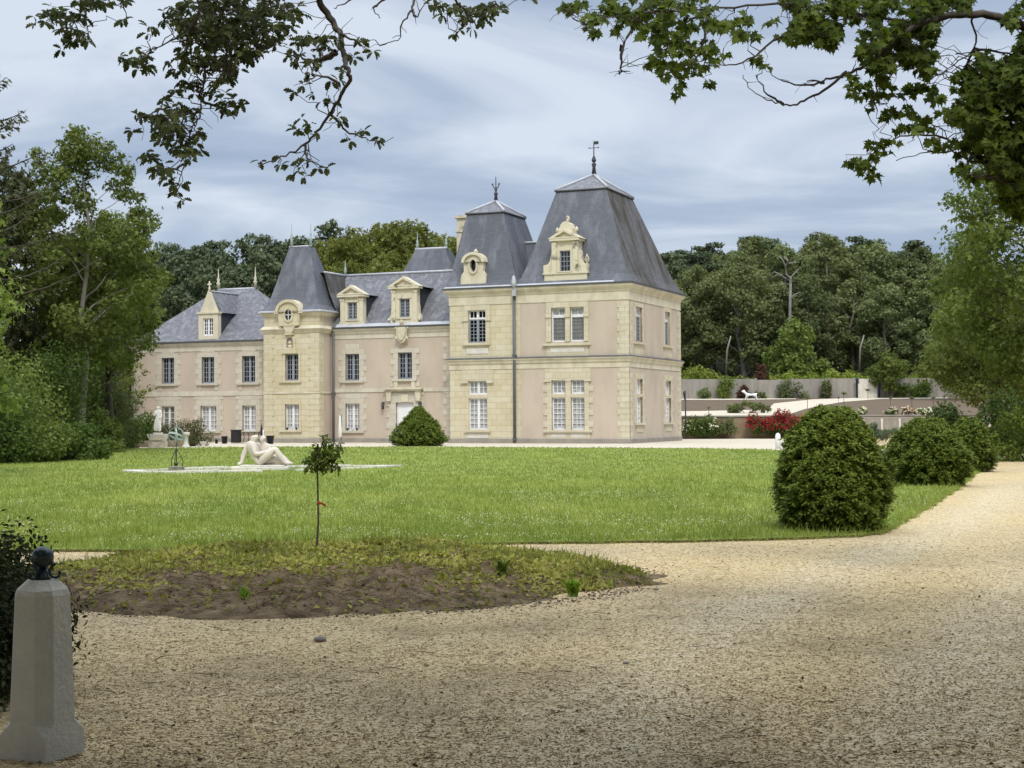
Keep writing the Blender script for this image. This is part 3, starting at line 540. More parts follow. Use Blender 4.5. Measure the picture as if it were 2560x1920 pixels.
    b.build('quoin', 'palestone', CH); b = MB().frame(*FRONT(BM))
    quoin(-35.2, 1, 0.28, 6.0, 0.03, 0.75, 0.5); b.build('quoin', 'palestone', CH); b = MB().frame(*FRONT(BM)); quoin(-23.9, -1, 0.28, 6.0, 0.03, 0.22, 0.05)
    b.build('quoin', 'palestone', CH)
    b = MB().frame(*FRONT(BM)); b.box(-15.0, -14.5, 0.05, 0.11, 2.5, 2.98)                        # keystone, hood and brackets of the door
    b.box(-16.1, -13.5, -0.1, 0.34, 3.26, 3.38); b.box(-16.0, -13.6, -0.1, 0.24, 3.14, 3.26)
    for u in (-15.95, -13.95): b.prism([(u, 2.55), (u + 0.26, 2.55), (u + 0.32, 3.14), (u - 0.06, 3.14)], 0.02, 0.20)
    b.box(-15.5, -14.05, -0.1, 0.14, 3.76, 3.88); b.box(-15.5, -15.25, -0.1, 0.11, 3.38, 3.76); b.box(-14.3, -14.05, -0.1, 0.11, 3.38, 3.76)
    b.build('door_hood', 'mould', CH)
    # ---- mouldings
    b = MB(); wing = [(-11.25, 2.0), (-11.25, 0), (0, 0), (0, 10.2), (-6.7, 10.2)]
    b = MB(); b.sweep(wing, [(0.02, 8.66), (0.07, 8.72), (0.10, 8.84), (0.20, 8.92), (0.26, 9.00), (0.28, 9.12), (-0.05, 9.13)]); b.build('cornice', 'mould', CH)
    b = MB(); b.sweep(wing, [(0.0, 8.20), (0.035, 8.20), (0.035, 8.66), (0.0, 8.66)]); b.build('cornice', 'mould', CH)
    b = MB(); b.sweep([(-23.9, 3.0), (-23.9, -0.5), (-19.94, -0.5), (-19.94, 3.0)], [(0.0, 7.86), (0.06, 7.90), (0.14, 8.0), (0.20, 8.1), (0.0, 8.11)]); b.build('cornice', 'mould', CH)
    b = MB(); b.sweep([(-23.9, 1.0), (-23.9, -0.5), (-19.94, -0.5), (-19.94, 1.0)], [(0.0, 6.80), (0.05, 6.83), (0.12, 6.95), (0.22, 7.08), (0.06, 7.26), (0.0, 7.28)]); b.build('cornice', 'mould', CH)
    b = MB(); b.sweep([(-19.7, 1.0), (-11.25, 1.0)], [(0.0, 6.45), (0.035, 6.45), (0.035, 6.72), (0.09, 6.76), (0.14, 6.9), (0.24, 7.0), (0.25, 7.07), (0.0, 7.08)]); b.build('cornice', 'palemould', CH)
    b = MB(); b.sweep([(-35.2, 8.0), (-35.2, 1.0), (-23.9, 1.0)], [(0.0, 5.92), (0.035, 5.92), (0.035, 6.22), (0.10, 6.27), (0.18, 6.38), (0.22, 6.46), (0.0, 6.48)]); b.build('cornice', 'palemould', CH)
    b = MB()
    b = MB(); b.sweep(wing, [(0.0, 4.36), (0.035, 4.36), (0.035, 4.66), (0.10, 4.70), (0.13, 4.84), (0.20, 4.90), (0.20, 4.98), (0.0, 5.02)]); b.build('string_course', 'mould', CH)
    b = MB(); b.sweep([(-19.7, 1.0), (-16.1, 1.0)], [(0.0, 3.12), (0.05, 3.12), (0.05, 3.36), (0.0, 3.36)]); b.build('string_course', 'palemould', CH)
    b = MB(); b.sweep([(-13.5, 1.0), (-11.25, 1.0)], [(0.0, 3.12), (0.05, 3.12), (0.05, 3.36), (0.0, 3.36)]); b.build('string_course', 'palemould', CH)
    b = MB(); b.sweep([(-35.2, 8.0), (-35.2, 1.0), (-23.9, 1.0)], [(0.0, 3.0), (0.05, 3.0), (0.05, 3.32), (0.0, 3.32)]); b.build('string_course', 'palemould', CH)
    b = MB(); b.sweep([(-23.9, 1.0), (-23.9, -0.5), (-19.94, -0.5), (-19.94, 1.0)], [(0.0, 3.06), (0.05, 3.06), (0.05, 3.18), (0.0, 3.18)]); b.build('string_course', 'mould', CH)
    b = MB(); pl = [(0.0, -0.02), (0.09, -0.02), (0.09, 0.25), (0.0, 0.29)]
    b = MB(); b.sweep([(-11.25, 1.0), (-11.25, 0), (0, 0), (0, 10.2)], pl); b.build('plinth', 'plinth', CH)
    b = MB(); b.sweep([(-23.9, 1.0), (-23.9, -0.5), (-19.94, -0.5), (-19.94, 1.0)], pl); b.build('plinth', 'plinth', CH)
    b = MB(); b.sweep([(-35.2, 8.0), (-35.2, 1.0), (-23.95, 1.0)], pl); b.build('plinth', 'plinth', CH)
    b = MB(); b.sweep([(-19.85, 1.0), (-15.8, 1.0)], pl); b.build('plinth', 'plinth', CH)
    b = MB(); b.sweep([(-13.75, 1.0), (-11.3, 1.0)], pl); b.build('plinth', 'plinth', CH)
    b = MB().frame(*FRONT(BM)); b.box(-16.3, -13.2, 0.0, 0.95, 0, 0.09); b.box(-15.9, -13.6, 0.0, 0.6, 0.09, 0.18); b.build('doorstep', 'plinth', CH)
    b = MB(); b.sweep(wing, [(0.02, 5.022), (0.19, 4.985), (0.225, 4.965), (0.225, 5.0), (0.02, 5.06)]); b.build('string_stain', 'zincdark', CH)  # thin strip added as the dark weathered stain along the string course top
    # ---- windows
    F0, FT, FM, S0 = FRONT(B0), FRONT(BT), FRONT(BM), SIDE(0)
    for (u0, u1, a, c) in pav_up:
        window(u0, u1, 7.36, c, F0, 'white', 'curtain', 2, 1, 1, 0.2); w_ = window(u0, u1, a, 7.355, F0, 'white', 'glassgrey', 1, 1, 1, 0.2); b = MB().frame(*F0); [b.box(u0 + 0.07, u1 - 0.07, -0.195, -0.17, z - 0.012, z + 0.012) for z in np.linspace(a + 0.3, 7.1, 5)]; [b.box(x - 0.012, x + 0.012, -0.165, -0.155, a + 0.1, 7.28) for x in (u0 + 0.31, u1 - 0.31)]; b.build('glazing_bar', 'greybar', w_)
    for (u0, u1, a, c) in pav_lo:
        window(u0, u1, 2.86, c, F0, 'white', 'curtain', 3, 2, 1, 0.2); window(u0, u1, a, 2.655, F0, 'white', 'curtain', 3, 6, 1, 0.2)
    (u0, u1, a, c), (x0, x1, y0, y1) = tow_up[0], tow_lo[0]
    window(u0, u1, 7.36, c, F0, 'white', 'glassdark', 2, 1, 2, 0.2); window(u0, u1, a, 7.355, F0, 'grey', 'glassdark', 2, 6, 2, 0.2)
    window(x0, x1, 2.88, y1, F0, 'white', 'curtain', 2, 2, 2, 0.2); window(x0, x1, y0, 2.655, F0, 'white', 'curtain', 2, 6, 2, 0.2)
    for (u0, u1, a, c) in side_up: window(u0, u1, 7.36, c, S0, 'white', 'curtain', 2, 1, 2, 0.22); window(u0, u1, a, 7.355, S0, 'grey', 'glassdark', 2, 6, 2, 0.22)
    for (u0, u1, a, c) in side_lo: window(u0, u1, 2.84, c, S0, 'white', 'curtain', 2, 2, 2, 0.22); window(u0, u1, a, 2.655, S0, 'white', 'curtain', 2, 5, 2, 0.22)
    for (u0, u1, a, c) in lt_up: window(u0, u1, a, c, FT)
    for (u0, u1, a, c) in lt_lo: window(u0, u1, a, c, FT, 'white', 'curtain', 2, 5)
    for (u0, u1, a, c) in mn_up + lw_up: window(u0, u1, a, c, FM)
    for (u0, u1, a, c) in mn_lo + lw_lo[1:]: window(u0, u1, a, c, FM, 'white', 'curtain', 2, 5)
    tag(window(*lw_lo[0], FM, 'cloth', 'glassgrey', 1, 4, 2), label='ground floor window with beige shutters, partly behind the white statue')
    # door with panels and handle
    u0, u1, a, c = door; b = MB().frame(*FM); b.box(u0, u1, -0.22, -0.14, a, c)
    for x0, x1 in ((u0 + 0.1, (u0 + u1) / 2 - 0.05), ((u0 + u1) / 2 + 0.05, u1 - 0.1)):
        for y0, y1 in ((a + 0.15, a + 0.8), (a + 0.95, a + 1.85)): b.box(x0, x1, -0.14, -0.115, y0, y1)
    dr = b.build('door', 'white', CH); b = MB().frame(*FM); b.box(u0 + 0.68, u0 + 0.72, -0.14, -0.07, 1.15, 1.3); b.build('handle', 'iron', dr)
    # lanterns beside the door
    for u in (-16.2, -13.65):
        b = MB().frame(*FM); b.box(u - 0.03, u + 0.03, 0.0, 0.22, 2.46, 2.50); b.lathe([(0.02, 2.47), (0.13, 2.40), (0.02, 2.52)], (u, 1 - 0.22, 0), 6); b.lathe([(0.12, 2.39), (0.09, 2.10), (0.03, 2.04)], (u, 1 - 0.22, 0), 6)
        b.build('wall_lantern', 'iron', CH)
    # cartouche above the door window
    b = MB().frame(*FM); sh = [(-0.36, 0.25), (-0.40, 0.62), (-0.25, 0.86), (-0.12, 1.05), (0.12, 1.05), (0.25, 0.86), (0.40, 0.62), (0.36, 0.25), (0.2, -0.05), (0, -0.2), (-0.2, -0.05)]
    b.prism([(-14.85 + x, 6.25 + y) for x, y in sh], 0.0, 0.30); b.prism([(-14.85 + x * 0.62, 6.38 + y * 0.62) for x, y in sh], 0.30, 0.38)
    for s in (-1, 1): b.lathe([(0.02, -0.12), (0.11, 0), (0.02, 0.12)], (-14.85 + s * 0.40, 0.75, 7.02), 10); b.lathe([(0.02, -0.12), (0.10, 0), (0.02, 0.12)], (-14.85 + s * 0.36, 0.72, 6.4), 10)
    b.lathe([(0.02, 0), (0.14, 0.1), (0.10, 0.22), (0.02, 0.3)], (-14.85, 0.72, 7.25), 10); b.build('cartouche', 'wornstone', CH)
    # niche and oculus of the left tower
    b = MB().frame(*FT); arc = lambda cx, cz, rx, rz, n, t0=0, t1=2 * math.pi: [(cx + rx * math.cos(t0 + (t1 - t0) * i / n), cz + rz * math.sin(t0 + (t1 - t0) * i / n)) for i in range(n)]
    cu = -22.0
    outer = [(cu - 0.42, 5.75), (cu + 0.42, 5.75), (cu + 0.40, 6.3)] + arc(cu, 6.35, 0.38, 0.38, 9, 0, math.pi) + [(cu - 0.40, 6.3)]
    inner = [(cu - 0.26, 5.92), (cu + 0.26, 5.92), (cu + 0.25, 6.25)] + arc(cu, 6.3, 0.24, 0.26, 9, 0, math.pi) + [(cu - 0.25, 6.25)]
    b.ring(outer, inner, -0.02, 0.10); b.prism([(cu - 0.3, 6.72), (cu + 0.3, 6.72), (cu, 7.22)], 0.0, 0.26); b.box(cu - 0.55, cu + 0.55, 0, 0.12, 5.56, 5.75)
    b.ball((cu, -0.56, 6.22), 0.11); b.ball((cu, -0.54, 6.0), 0.16, sq=(1, 0.6, 0.8)); ni = b.build('niche', 'ashlar', CH)
    b = MB().frame(*FT); b.prism(inner, 0.004, 0.012); b.build('niche_shade_plate', 'plinth', ni)  # flat grey plate, not a hollow; the recess shade is its colour
    co, zo = -21.95, 7.95
    b = MB().frame(*FT); b.prism([(co - 0.70, 7.28), (co + 0.70, 7.28), (co + 0.78, 8.1)] + arc(co, 8.12, 0.78, 0.66, 15, 0.02, math.pi - 0.02) + [(co - 0.78, 8.1)], -0.3, 0.30)
    o2 = [(co + 0.92 * math.cos(t), 8.14 + 0.78 * math.sin(t)) for t in np.linspace(0, math.pi, 17)]; i2 = [(co + 0.74 * math.cos(t), 8.14 + 0.60 * math.sin(t)) for t in np.linspace(0, math.pi, 17)]
    b.ring(o2, i2, -0.3, 0.40); b.box(co - 1.0, co - 0.72, 0.1, 0.38, 8.04, 8.14); b.box(co + 0.72, co + 1.0, 0.1, 0.38, 8.04, 8.14); b.ring(arc(co, zo, 0.36, 0.48, 18), arc(co, zo, 0.24, 0.35, 18), 0.28, 0.36)
    b.prism([(co - 0.45, 7.28), (co + 0.45, 7.28), (co + 0.2, 6.85), (co - 0.2, 6.85)], 0.0, 0.27)
    od = b.build('oculus_dormer', 'ashlar', CH)
    b = MB().frame(*FT); b.prism(arc(co, zo, 0.245, 0.355, 18), 0.296, 0.306); b.build('pane', 'glassdark', od)
    b = MB().frame(*FT); b.box(co - 0.02, co + 0.02, 0.307, 0.33, zo - 0.34, zo + 0.34); b.box(co - 0.23, co - 0.022, 0.307, 0.33, zo - 0.02, zo + 0.02); b.box(co + 0.022, co + 0.23, 0.307, 0.33, zo - 0.02, zo + 0.02); b.build('glazing_bar', 'white', od)
    # ---- roofs
    rect = lambda a0, a1, b0, b1, z: [(a0, b0, z), (a1, b0, z), (a1, b1, z), (a0, b1, z)]
    def bell(b, base, top, n=7, k=0.10, mats=None, m=0):
        """steep slopes with a slight outward kick at the eaves; base/top = (a0,a1,b0,b1,z)"""
        L = []
        for i in range(n + 1):
            t = i / n; s = t + k * (math.exp(-t * 9) * -1 + math.exp(-9) * t + (1 - t) * 1) * 1.0 if k else t
            s = t + k * (1 - t) * (1 - math.exp(-t * 12))
            q = [base[j] + (top[j] - base[j]) * s for j in range(4)]; L.append(rect(*q, base[4] + (top[4] - base[4]) * t))
        b.loft(L, m, mats)
    P1 = (-6.95, 0.30, -0.30, 10.5, 9.13); P2 = (-5.10, -1.98, 1.95, 6.75, 14.98); PA = Vector((-3.55, 4.2, 16.15))
    b = MB(); bell(b, P1, P2, 10, 0.11, [0, 1, 1, 0]); r = rect(P2[0] - 0.08, P2[1] + 0.08, P2[2] - 0.08, P2[3] + 0.08, 15.0)
    for i in range(4): b.face([r[i], r[(i + 1) % 4], PA], 2)
    b.face(r, 2); b.build('roof', ('slate', 'slatemoss', 'slateold'), CH)
    T1 = (-11.55, -6.60, -0.30, 6.0, 9.13); T2 = (-10.62, -8.24, 1.2, 4.5, 13.85); TA = Vector((-9.42, 2.8, 14.72))
    b = MB(); bell(b, T1, T2, 9, 0.16); r2 = rect(T2[0] - 0.07, T2[1] + 0.07, T2[2] - 0.07, T2[3] + 0.07, 13.87)
    for i in range(4): b.face([r2[i], r2[(i + 1) % 4], TA], 1)
    b.face(r2, 1); b.build('tower_roof', ('slate', 'slateold'), CH)
    b = MB(); b.mesh([(-9, 2.5, 9.2), (-4, 2.5, 9.2), (-4, 3.4, 12.15), (-9, 3.4, 12.15), (-9, 4.6, 9.2), (-4, 4.6, 9.2)], [(0, 1, 2, 3), (3, 2, 5, 4)]); b.build('link_roof', 'slate', CH)
    b = MB()
    for rr, ap in ((r, PA), (r2, TA)):
        for i in range(4): b = MB(); b.tube([Vector(rr[i]) + Vector((0, 0, 0.02)), ap + Vector((0, 0, 0.04))], 0.085, 6); b.build('zinc_hip', 'zinc', CH)
    b = MB(); b.tube([(-9.0, 3.4, 12.16), (-4.2, 3.4, 12.16)], 0.08); b.build('zinc_ridge', 'zinc', CH)
    for q in (r, r2):
        b = MB()
        for i in range(4): b.tube([Vector(q[i]) - Vector((0, 0, 0.05)), Vector(q[(i + 1) % 4]) - Vector((0, 0, 0.05))], 0.05, 5)
        b.build('roof_edge', 'zincdark', CH)
    b = MB(); b.sweep([(-11.25, 6), (-11.25, 0), (0, 0), (0, 10.2), (-6.7, 10.2)], [(0.24, 9.135), (0.33, 9.13), (0.35, 9.22), (0.27, 9.215)]); b.build('gutter', 'zincdark', CH); b = MB(); b.sweep([(-19.75, 1.0), (-11.5, 1.0)], [(0.20, 7.09), (0.30, 7.085), (0.33, 7.18), (0.22, 7.17)]); b.build('gutter', 'zincdark', CH); b = MB(); b.sweep([(-35.2, 8.0), (-35.2, 1.0), (-23.95, 1.0)], [(0.18, 6.485), (0.27, 6.48), (0.29, 6.58), (0.2, 6.57)])
    b.build('gutter', 'zincdark', CH)
    b = MB(); b.sweep([(-11.25, 3), (-11.25, 0), (-0.8, 0)], [(0.22, 9.22), (0.30, 9.225), (0.12, 9.36), (0.08, 9.34)]); b.build('zinc_flashing', 'zinc', CH); b = MB(); b.sweep([(-23.9, 2.0), (-23.9, -0.5), (-19.94, -0.5), (-19.94, 2.6)], [(0.18, 8.115), (0.29, 8.115), (0.29, 8.20), (0.1, 8.26)]); b.build('zinc_flashing', 'zinc', CH); b = MB(); b.sweep([(-19.5, 1.0), (-11.4, 1.0)], [(0.23, 7.175), (0.29, 7.18), (0.05, 7.38), (0.0, 7.36)])
    b.build('zinc_flashing', 'zinc', CH)
    # main roof, cross roof behind the left tower, left wing roof, rear roof
    b = MB(); E_, Rg = (0.78, 7.12), (4.0, 10.72)
    b.mesh([(-20.6, E_[0], E_[1]), (-11.25, E_[0], E_[1]), (-11.25, 1.5, 7.75), (-20.6, 1.5, 7.75), (-11.25, Rg[0], Rg[1]), (-20.6, Rg[0], Rg[1]), (-11.25, 8.2, 6.4), (-20.6, 8.2, 6.4)], [(0, 1, 2, 3), (3, 2, 4, 5), (5, 4, 6, 7)]); b.build('main_roof', 'slateold', CH)
    b = MB(); b.mesh([(-20.62, 1.3, 10.72), (-20.62, 4.0, 10.73), (-20.25, 1.3, 9.4), (-20.1, 3.0, 9.6), (-19.72, 1.3, 8.2), (-19.35, 2.2, 8.2), (-22.4, 1.3, 10.70), (-22.4, 4.0, 10.72), (-23.7, 4.0, 8.1), (-23.7, 1.3, 8.2), (-19.5, 3.6, 8.6)], [(0, 1, 3, 2), (2, 3, 5, 4), (0, 6, 7, 1), (6, 9, 8, 7), (1, 10, 5, 3)]); b.build('cross_roof', 'slatemoss', CH)
    b = MB(); bell(b, (-24.15, -19.70, -0.74, 2.9, 8.16), (-23.0, -21.45, 1.0, 1.6, 12.36), 10, 0.22); b.face(rect(-23.0, -21.45, 1.0, 1.6, 12.36)); b.build('pavilion_roof', 'slate', CH)
    b = MB(); bell(b, (-35.55, -23.6, 0.72, 8.4, 6.53), (-31.0, -28.05, 4.85, 5.0, 10.26), 6, 0.05); b.face(rect(-31.0, -28.05, 4.85, 5.0, 10.26)); b.build('left_wing_roof', 'slateold', CH)
    b = MB(); bell(b, (-19.0, -12.6, 5.0, 10.0, 8.2), (-17.0, -14.78, 6.9, 7.6, 12.52), 7, 0.08); b.face(rect(-17.0, -14.78, 6.9, 7.6, 12.52)); b.build('rear_roof', 'slate', CH)
    for p, q, r_ in (((-20.6, 4.0, 10.74), (-11.3, 4.0, 10.74), 0.085), ((-20.62, 1.3, 10.74), (-20.62, 4.0, 10.74), 0.085), ((-31.05, 4.9, 10.28), (-28.0, 4.9, 10.28), 0.08), ((-17.05, 7.0, 12.56), (-14.73, 7.0, 12.56), 0.1), ((-23.05, 1.1, 12.42), (-21.4, 1.1, 12.42), 0.06)):
        b = MB(); b.tube([p, q], r_); b.build('zinc_ridge', 'zinc', CH)
    # ---- finials
    def finial(p, h, m, r=0.05, cone=0.0, vane=False, cross=False, fleur=False):
        p = Vector(p); b = MB(); b.lathe([(cone or r * 2, 0), (r * 1.6, h * 0.22), (r * 2.6, h * 0.30), (r, h * 0.36), (r * 1.9, h * 0.48), (r * 0.7, h * 0.54), (r * 0.45, h * 0.9), (0.004, h)], p, 8)
        if vane:
            b.box(p.x - 0.02, p.x + 0.3, -p.y - 0.01, -p.y + 0.01, p.z + h * 0.86, p.z + h * 0.95); b.box(p.x - 0.33, p.x + 0.33, -p.y - 0.014, -p.y + 0.014, p.z + h * 0.76, p.z + h * 0.775)
            b.ball(p + Vector((0, 0, h * 0.42)), r * 2.4); b.ball(p + Vector((-.3, 0, h * 0.77)), .045, 0, 6, 4); b.ball(p + Vector((.3, 0, h * 0.77)), .045, 0, 6, 4)
        if fleur:
            for s in (-1, 1): b.tube([p + Vector((0, 0, h * 0.5)), p + Vector((s * 0.16, 0, h * 0.55)), p + Vector((s * 0.2, 0, h * 0.66)), p + Vector((s * 0.28, 0, h * 0.64))], [0.03, 0.03, 0.035, 0.01], 5); b.ball(p + Vector((s * 0.22, 0, h * 0.67)), 0.06, 0, 6, 4)
        if cross: b.box(p.x - 0.13, p.x + 0.13, -p.y - 0.04, -p.y + 0.04, p.z + h * 0.66, p.z + h * 0.76)
        return b.build('finial', m, CH)
    finial(PA, 2.15, 'iron', 0.06, 0.16, vane=True); finial(TA, 1.6, 'iron', 0.055, 0.14, fleur=True)
    for a in (-22.9, -21.5): finial((a, 1.15, 12.42), 1.55, 'verdigris', 0.04, 0.13)
    finial((-20.62, 4.0, 10.75), 1.0, 'verdigris', 0.05, 0.13)
    for a in (-16.95, -14.85): finial((a, 7.1, 12.55), 1.2, 'verdigris', 0.05, 0.17)
    for a in (-31.0, -28.05): finial((a, 4.92, 10.3), 1.45, 'wornstone', 0.06, 0.11)
    finial((-26.9, 6.0, 9.3), 0.7, 'wornstone', 0.05, 0.1, cross=True)
    # ---- drainpipes
    b = MB(); b.tube([(-7.02, -0.12, 0.0), (-7.02, -0.12, 8.7)], 0.085, 8); b.box(-7.14, -6.9, 0.02, 0.2, 5.1, 5.2); b.box(-7.13, -6.91, 0.02, 0.2, 0.2, 0.32); b.build('drainpipe', 'zincdark', CH)
    b = MB(); b.lathe([(0.09, 0), (0.15, 0.3), (0.10, 0.62), (0.03, 0.72)], (-6.93, -0.36, 9.1), 8); b.box(-7.05, -6.81, 0.2, 0.36, 8.62, 9.12); b.build('rainwater_head', 'zinc', CH)
    b = MB(); b.tube([(-19.72, 0.86, 0.0), (-19.72, 0.86, 6.9)], 0.08, 8); b.box(-19.82, -19.62, -0.98, -0.8, 3.0, 3.1); b.build('drainpipe', 'zincdark', CH)
    # ---- chimney
    b = MB(); b.frame(*FRONT(7.0)); b.box(-14.05, -12.6, -1.2, 0.0, 9.0, 13.55); b.box(-14.12, -12.55, -1.26, 0.06, 13.55, 13.68); b.box(-14.05, -12.6, -1.2, 0.0, 13.68, 14.45); b.box(-14.18, -12.5, -1.32, 0.12, 14.45, 14.62)
    b.build('chimney', 'wornstone', CH)
    # ---- dormers
    def ped_dormer(u0, u1, zb, zj, zc, zap, win, depth, ph, volutes=False):
        cu = (u0 + u1) / 2; fr = FRONT(0.98); b = MB().frame(*fr)
        w = win; b.box(u0 - 0.1, u1 + 0.1, -0.4, 0.06, zb, zb + 0.32)                             # base course
        b.box(u0, w[0], -0.4, 0.02, zb + 0.32, zc); b.box(w[1], u1, -0.4, 0.02, zb + 0.32, zc); b.box(w[0], w[1], -0.4, 0.02, w[3], zc); b.box(w[0], w[1], -0.4, 0.02, zb + 0.32, w[2])
        for x0, x1 in ((u0 - 0.02, u0 + 0.24), (u1 - 0.24, u1 + 0.02)): b.box(x0, x1, 0.02, 0.07, zb + 0.32, zc - 0.22); b.box(x0 - 0.04, x1 + 0.04, 0.02, 0.1, zc - 0.22, zc - 0.1)
        b.box(w[0] - 0.12, w[1] + 0.12, 0.02, 0.06, w[3], w[3] + 0.14); b.box(w[0] - 0.1, w[1] + 0.1, -0.2, 0.1, w[2] - 0.09, w[2])
        b.box(u0 - 0.2, u1 + 0.2, -0.4, 0.2, zc, zc + 0.14)
        b.ring([(u0 - 0.24, zc + 0.14), (u1 + 0.24, zc + 0.14), (cu, zap)], [(u0 + 0.16, zc + 0.22), (u1 - 0.16, zc + 0.22), (cu, zap - 0.17)], -0.4, 0.22); b.prism([(u0 + 0.1, zc + 0.15), (u1 - 0.1, zc + 0.15), (cu, zap - 0.12)], -0.3, 0.06)
        if volutes:
            for s in (-1, 1):
                x = u0 if s < 0 else u1
                b.prism([(x, zb + 0.3), (x + s * 0.22, zb + 0.3), (x + s * 0.22, zb + 0.5), (x + s * 0.10, zb + 0.75), (x + s * 0.06, zb + 1.2), (x, zb + 1.45)], -0.35, 0.0); b.lathe([(0.02, 0), (0.1, 0.1), (0.02, 0.2)], (x + s * 0.2, 0.9, zb + 0.3), 8)
        d = b.build('dormer', 'lichenstone' if volutes else 'mould', CH)
        fw_ = window(w[0], w[1], w[2], w[3], fr, 'grey', 'glassdark', 2, 5, 2, 0.16, d, 'dormer_window', 0.06)
        b = MB().frame(*fr); y1 = 0.98 + depth
        b.box(u0 + 0.04, u1 - 0.04, -depth, -0.41, zb + 0.1, zc + 0.05); b.build('cheek', 'slatedark', d)
        b = MB(); zr = zap - 0.02; b.mesh([(u0 - 0.16, 1.39, zc + 0.14), (cu, 1.39, zr), (u1 + 0.16, 1.39, zc + 0.14), (u0 - 0.16, y1 + .4, zc + 0.14), (cu, y1 + .7, zr), (u1 + 0.16, y1 + .4, zc + 0.14)], [(0, 1, 4, 3), (1, 2, 5, 4), (0, 2, 1), (0, 3, 5, 2)]); b.build('dormer_roof', 'slateold', d)
    ped_dormer(-19.22, -17.66, 7.20, 8.0, 9.06, 9.80, (-18.76, -18.10, 7.66, 8.74), 2.0, 0)
    ped_dormer(-15.62, -13.92, 7.16, 8.7, 9.44, 10.20, (-15.12, -14.42, 7.68, 8.84), 2.3, 0, True)
    # left wing dormer: narrow stone front with a steep gable
    fr = FRONT(0.96); b = MB().frame(*fr); w = (-29.50, -28.72, 6.93, 8.07)
    b.box(-29.84, w[0], -0.35, 0.02, 6.62, 8.36); b.box(w[1], -28.34, -0.35, 0.02, 6.62, 8.36); b.box(w[0], w[1], -0.35, 0.02, w[3], 8.36); b.box(w[0], w[1], -0.35, 0.02, 6.62, w[2]); b.box(-29.92, -28.26, -0.35, 0.1, 8.36, 8.48)
    b.prism([(-29.72, 8.48), (-28.46, 8.48), (-29.09, 9.9)], -0.3, 0.0); b.lathe([(0.09, 0), (0.07, 0.2), (0.04, 0.3), (0.05, 0.62), (0.01, 0.66)], (-29.09, 1.1, 9.84), 8); b.box(-29.22, -28.96, -0.19, -0.1, 10.24, 10.34)
    d = b.build('dormer', 'mould', CH); window(*w, fr, 'white', 'glassdark', 2, 4, 2, 0.15, d, 'dormer_window', 0.06)
    b = MB().frame(*fr); b.box(-29.8, -28.38, -2.0, -0.36, 6.7, 8.4); b.build('cheek', 'slatedark', d)
    b = MB(); b.mesh([(-29.98, 1.28, 8.42), (-29.09, 1.28, 9.82), (-28.2, 1.28, 8.42), (-29.98, 3.2, 8.42), (-29.09, 4.4, 9.82), (-28.2, 3.2, 8.42)], [(0, 1, 4, 3), (1, 2, 5, 4), (0, 2, 1), (0, 3, 5, 2)]); b.tube([(-29.09, 1.2, 9.86), (-29.09, 4.4, 9.86)], 0.06, 6, 1); b.build('dormer_roof', ('slateold', 'zinc'), d)
    # pavilion dormer: pilasters, pediment, broken crest, shoulders and urns
    fr = FRONT(-0.1); b = MB().frame(*fr); w = (-4.17, -3.50, 9.90, 11.16)
    b.box(-5.10, -2.48, -1.0, 0.0, 9.25, 9.86); b.box(-5.18, -2.40, -1.0, 0.07, 9.80, 9.90)
    b.box(-4.58, w[0], -1.0, -0.04, 9.90, 11.80); b.box(w[1], -3.06, -1.0, -0.04, 9.90, 11.80); b.box(w[0], w[1], -1.0, -0.04, w[3], 11.80)
    for x0 in (-4.62, -3.30): b.box(x0, x0 + 0.28, -0.04, 0.06, 9.90, 11.66)
    b.box(-4.74, -2.92, -1.4, 0.14, 11.72, 11.86); b.ring([(-4.82, 11.86), (-2.84, 11.86), (-3.83, 12.42)], [(-4.42, 11.93), (-3.24, 11.93), (-3.83, 12.25)], -1.4, 0.16); b.prism([(-4.46, 11.87), (-3.2, 11.87), (-3.83, 12.28)], -1.0, 0.0)
    b.prism([(-4.25, 12.18), (-3.41, 12.18), (-3.45, 12.5)] + [(-3.83 + 0.33 * math.cos(t), 12.52 + 0.34 * math.sin(t)) for t in np.linspace(0.1, math.pi - 0.1, 9)] + [(-4.21, 12.5)], -0.9, -0.1); b.lathe([(0.10, 0), (0.07, 0.1), (0.15, 0.22), (0.10, 0.34), (0.02, 0.4)], (-3.83, 0.4, 12.84), 10)
    for s in (-1, 1): b.lathe([(0.07, 0), (0.12, 0.1), (0.03, 0.26)], (-3.83 + s * 0.6, 0.3, 12.3), 8)
    for s in (-1, 1):
        x = -4.62 if s < 0 else -3.02
        b.prism([(x, 9.90), (x + s * 0.55, 9.90), (x + s * 0.55, 10.35), (x + s * 0.28, 10.4), (x + s * 0.16, 10.6), (x + s * 0.05, 11.1), (x, 11.2)], -0.8, -0.06)
        b.box(x + s * 0.36 - 0.17, x + s * 0.36 + 0.17, -0.06, 0.02, 9.9, 10.34)
    b.lathe([(0.10, 0), (0.06, 0.08), (0.16, 0.25), (0.12, 0.4), (0.05, 0.46), (0.07, 0.52), (0.01, 0.62)], (-2.62, 0.35, 10.36), 10)
    d = b.build('dormer', 'lichenstone', CH); window(*w, fr, 'grey', 'glassdark', 3, 4, 1, 0.2, d, 'dormer_window')
    b = MB().frame(*fr); b.box(w[0] - 0.12, w[1] + 0.12, -0.3, 0.1, 9.90, 9.96); b.build('dormer_sill', 'mould', d)
    b = MB().frame(*fr); b.box(-4.52, -3.12, -2.4, -1.01, 9.6, 11.8); b.build('cheek', 'slatedark', d)
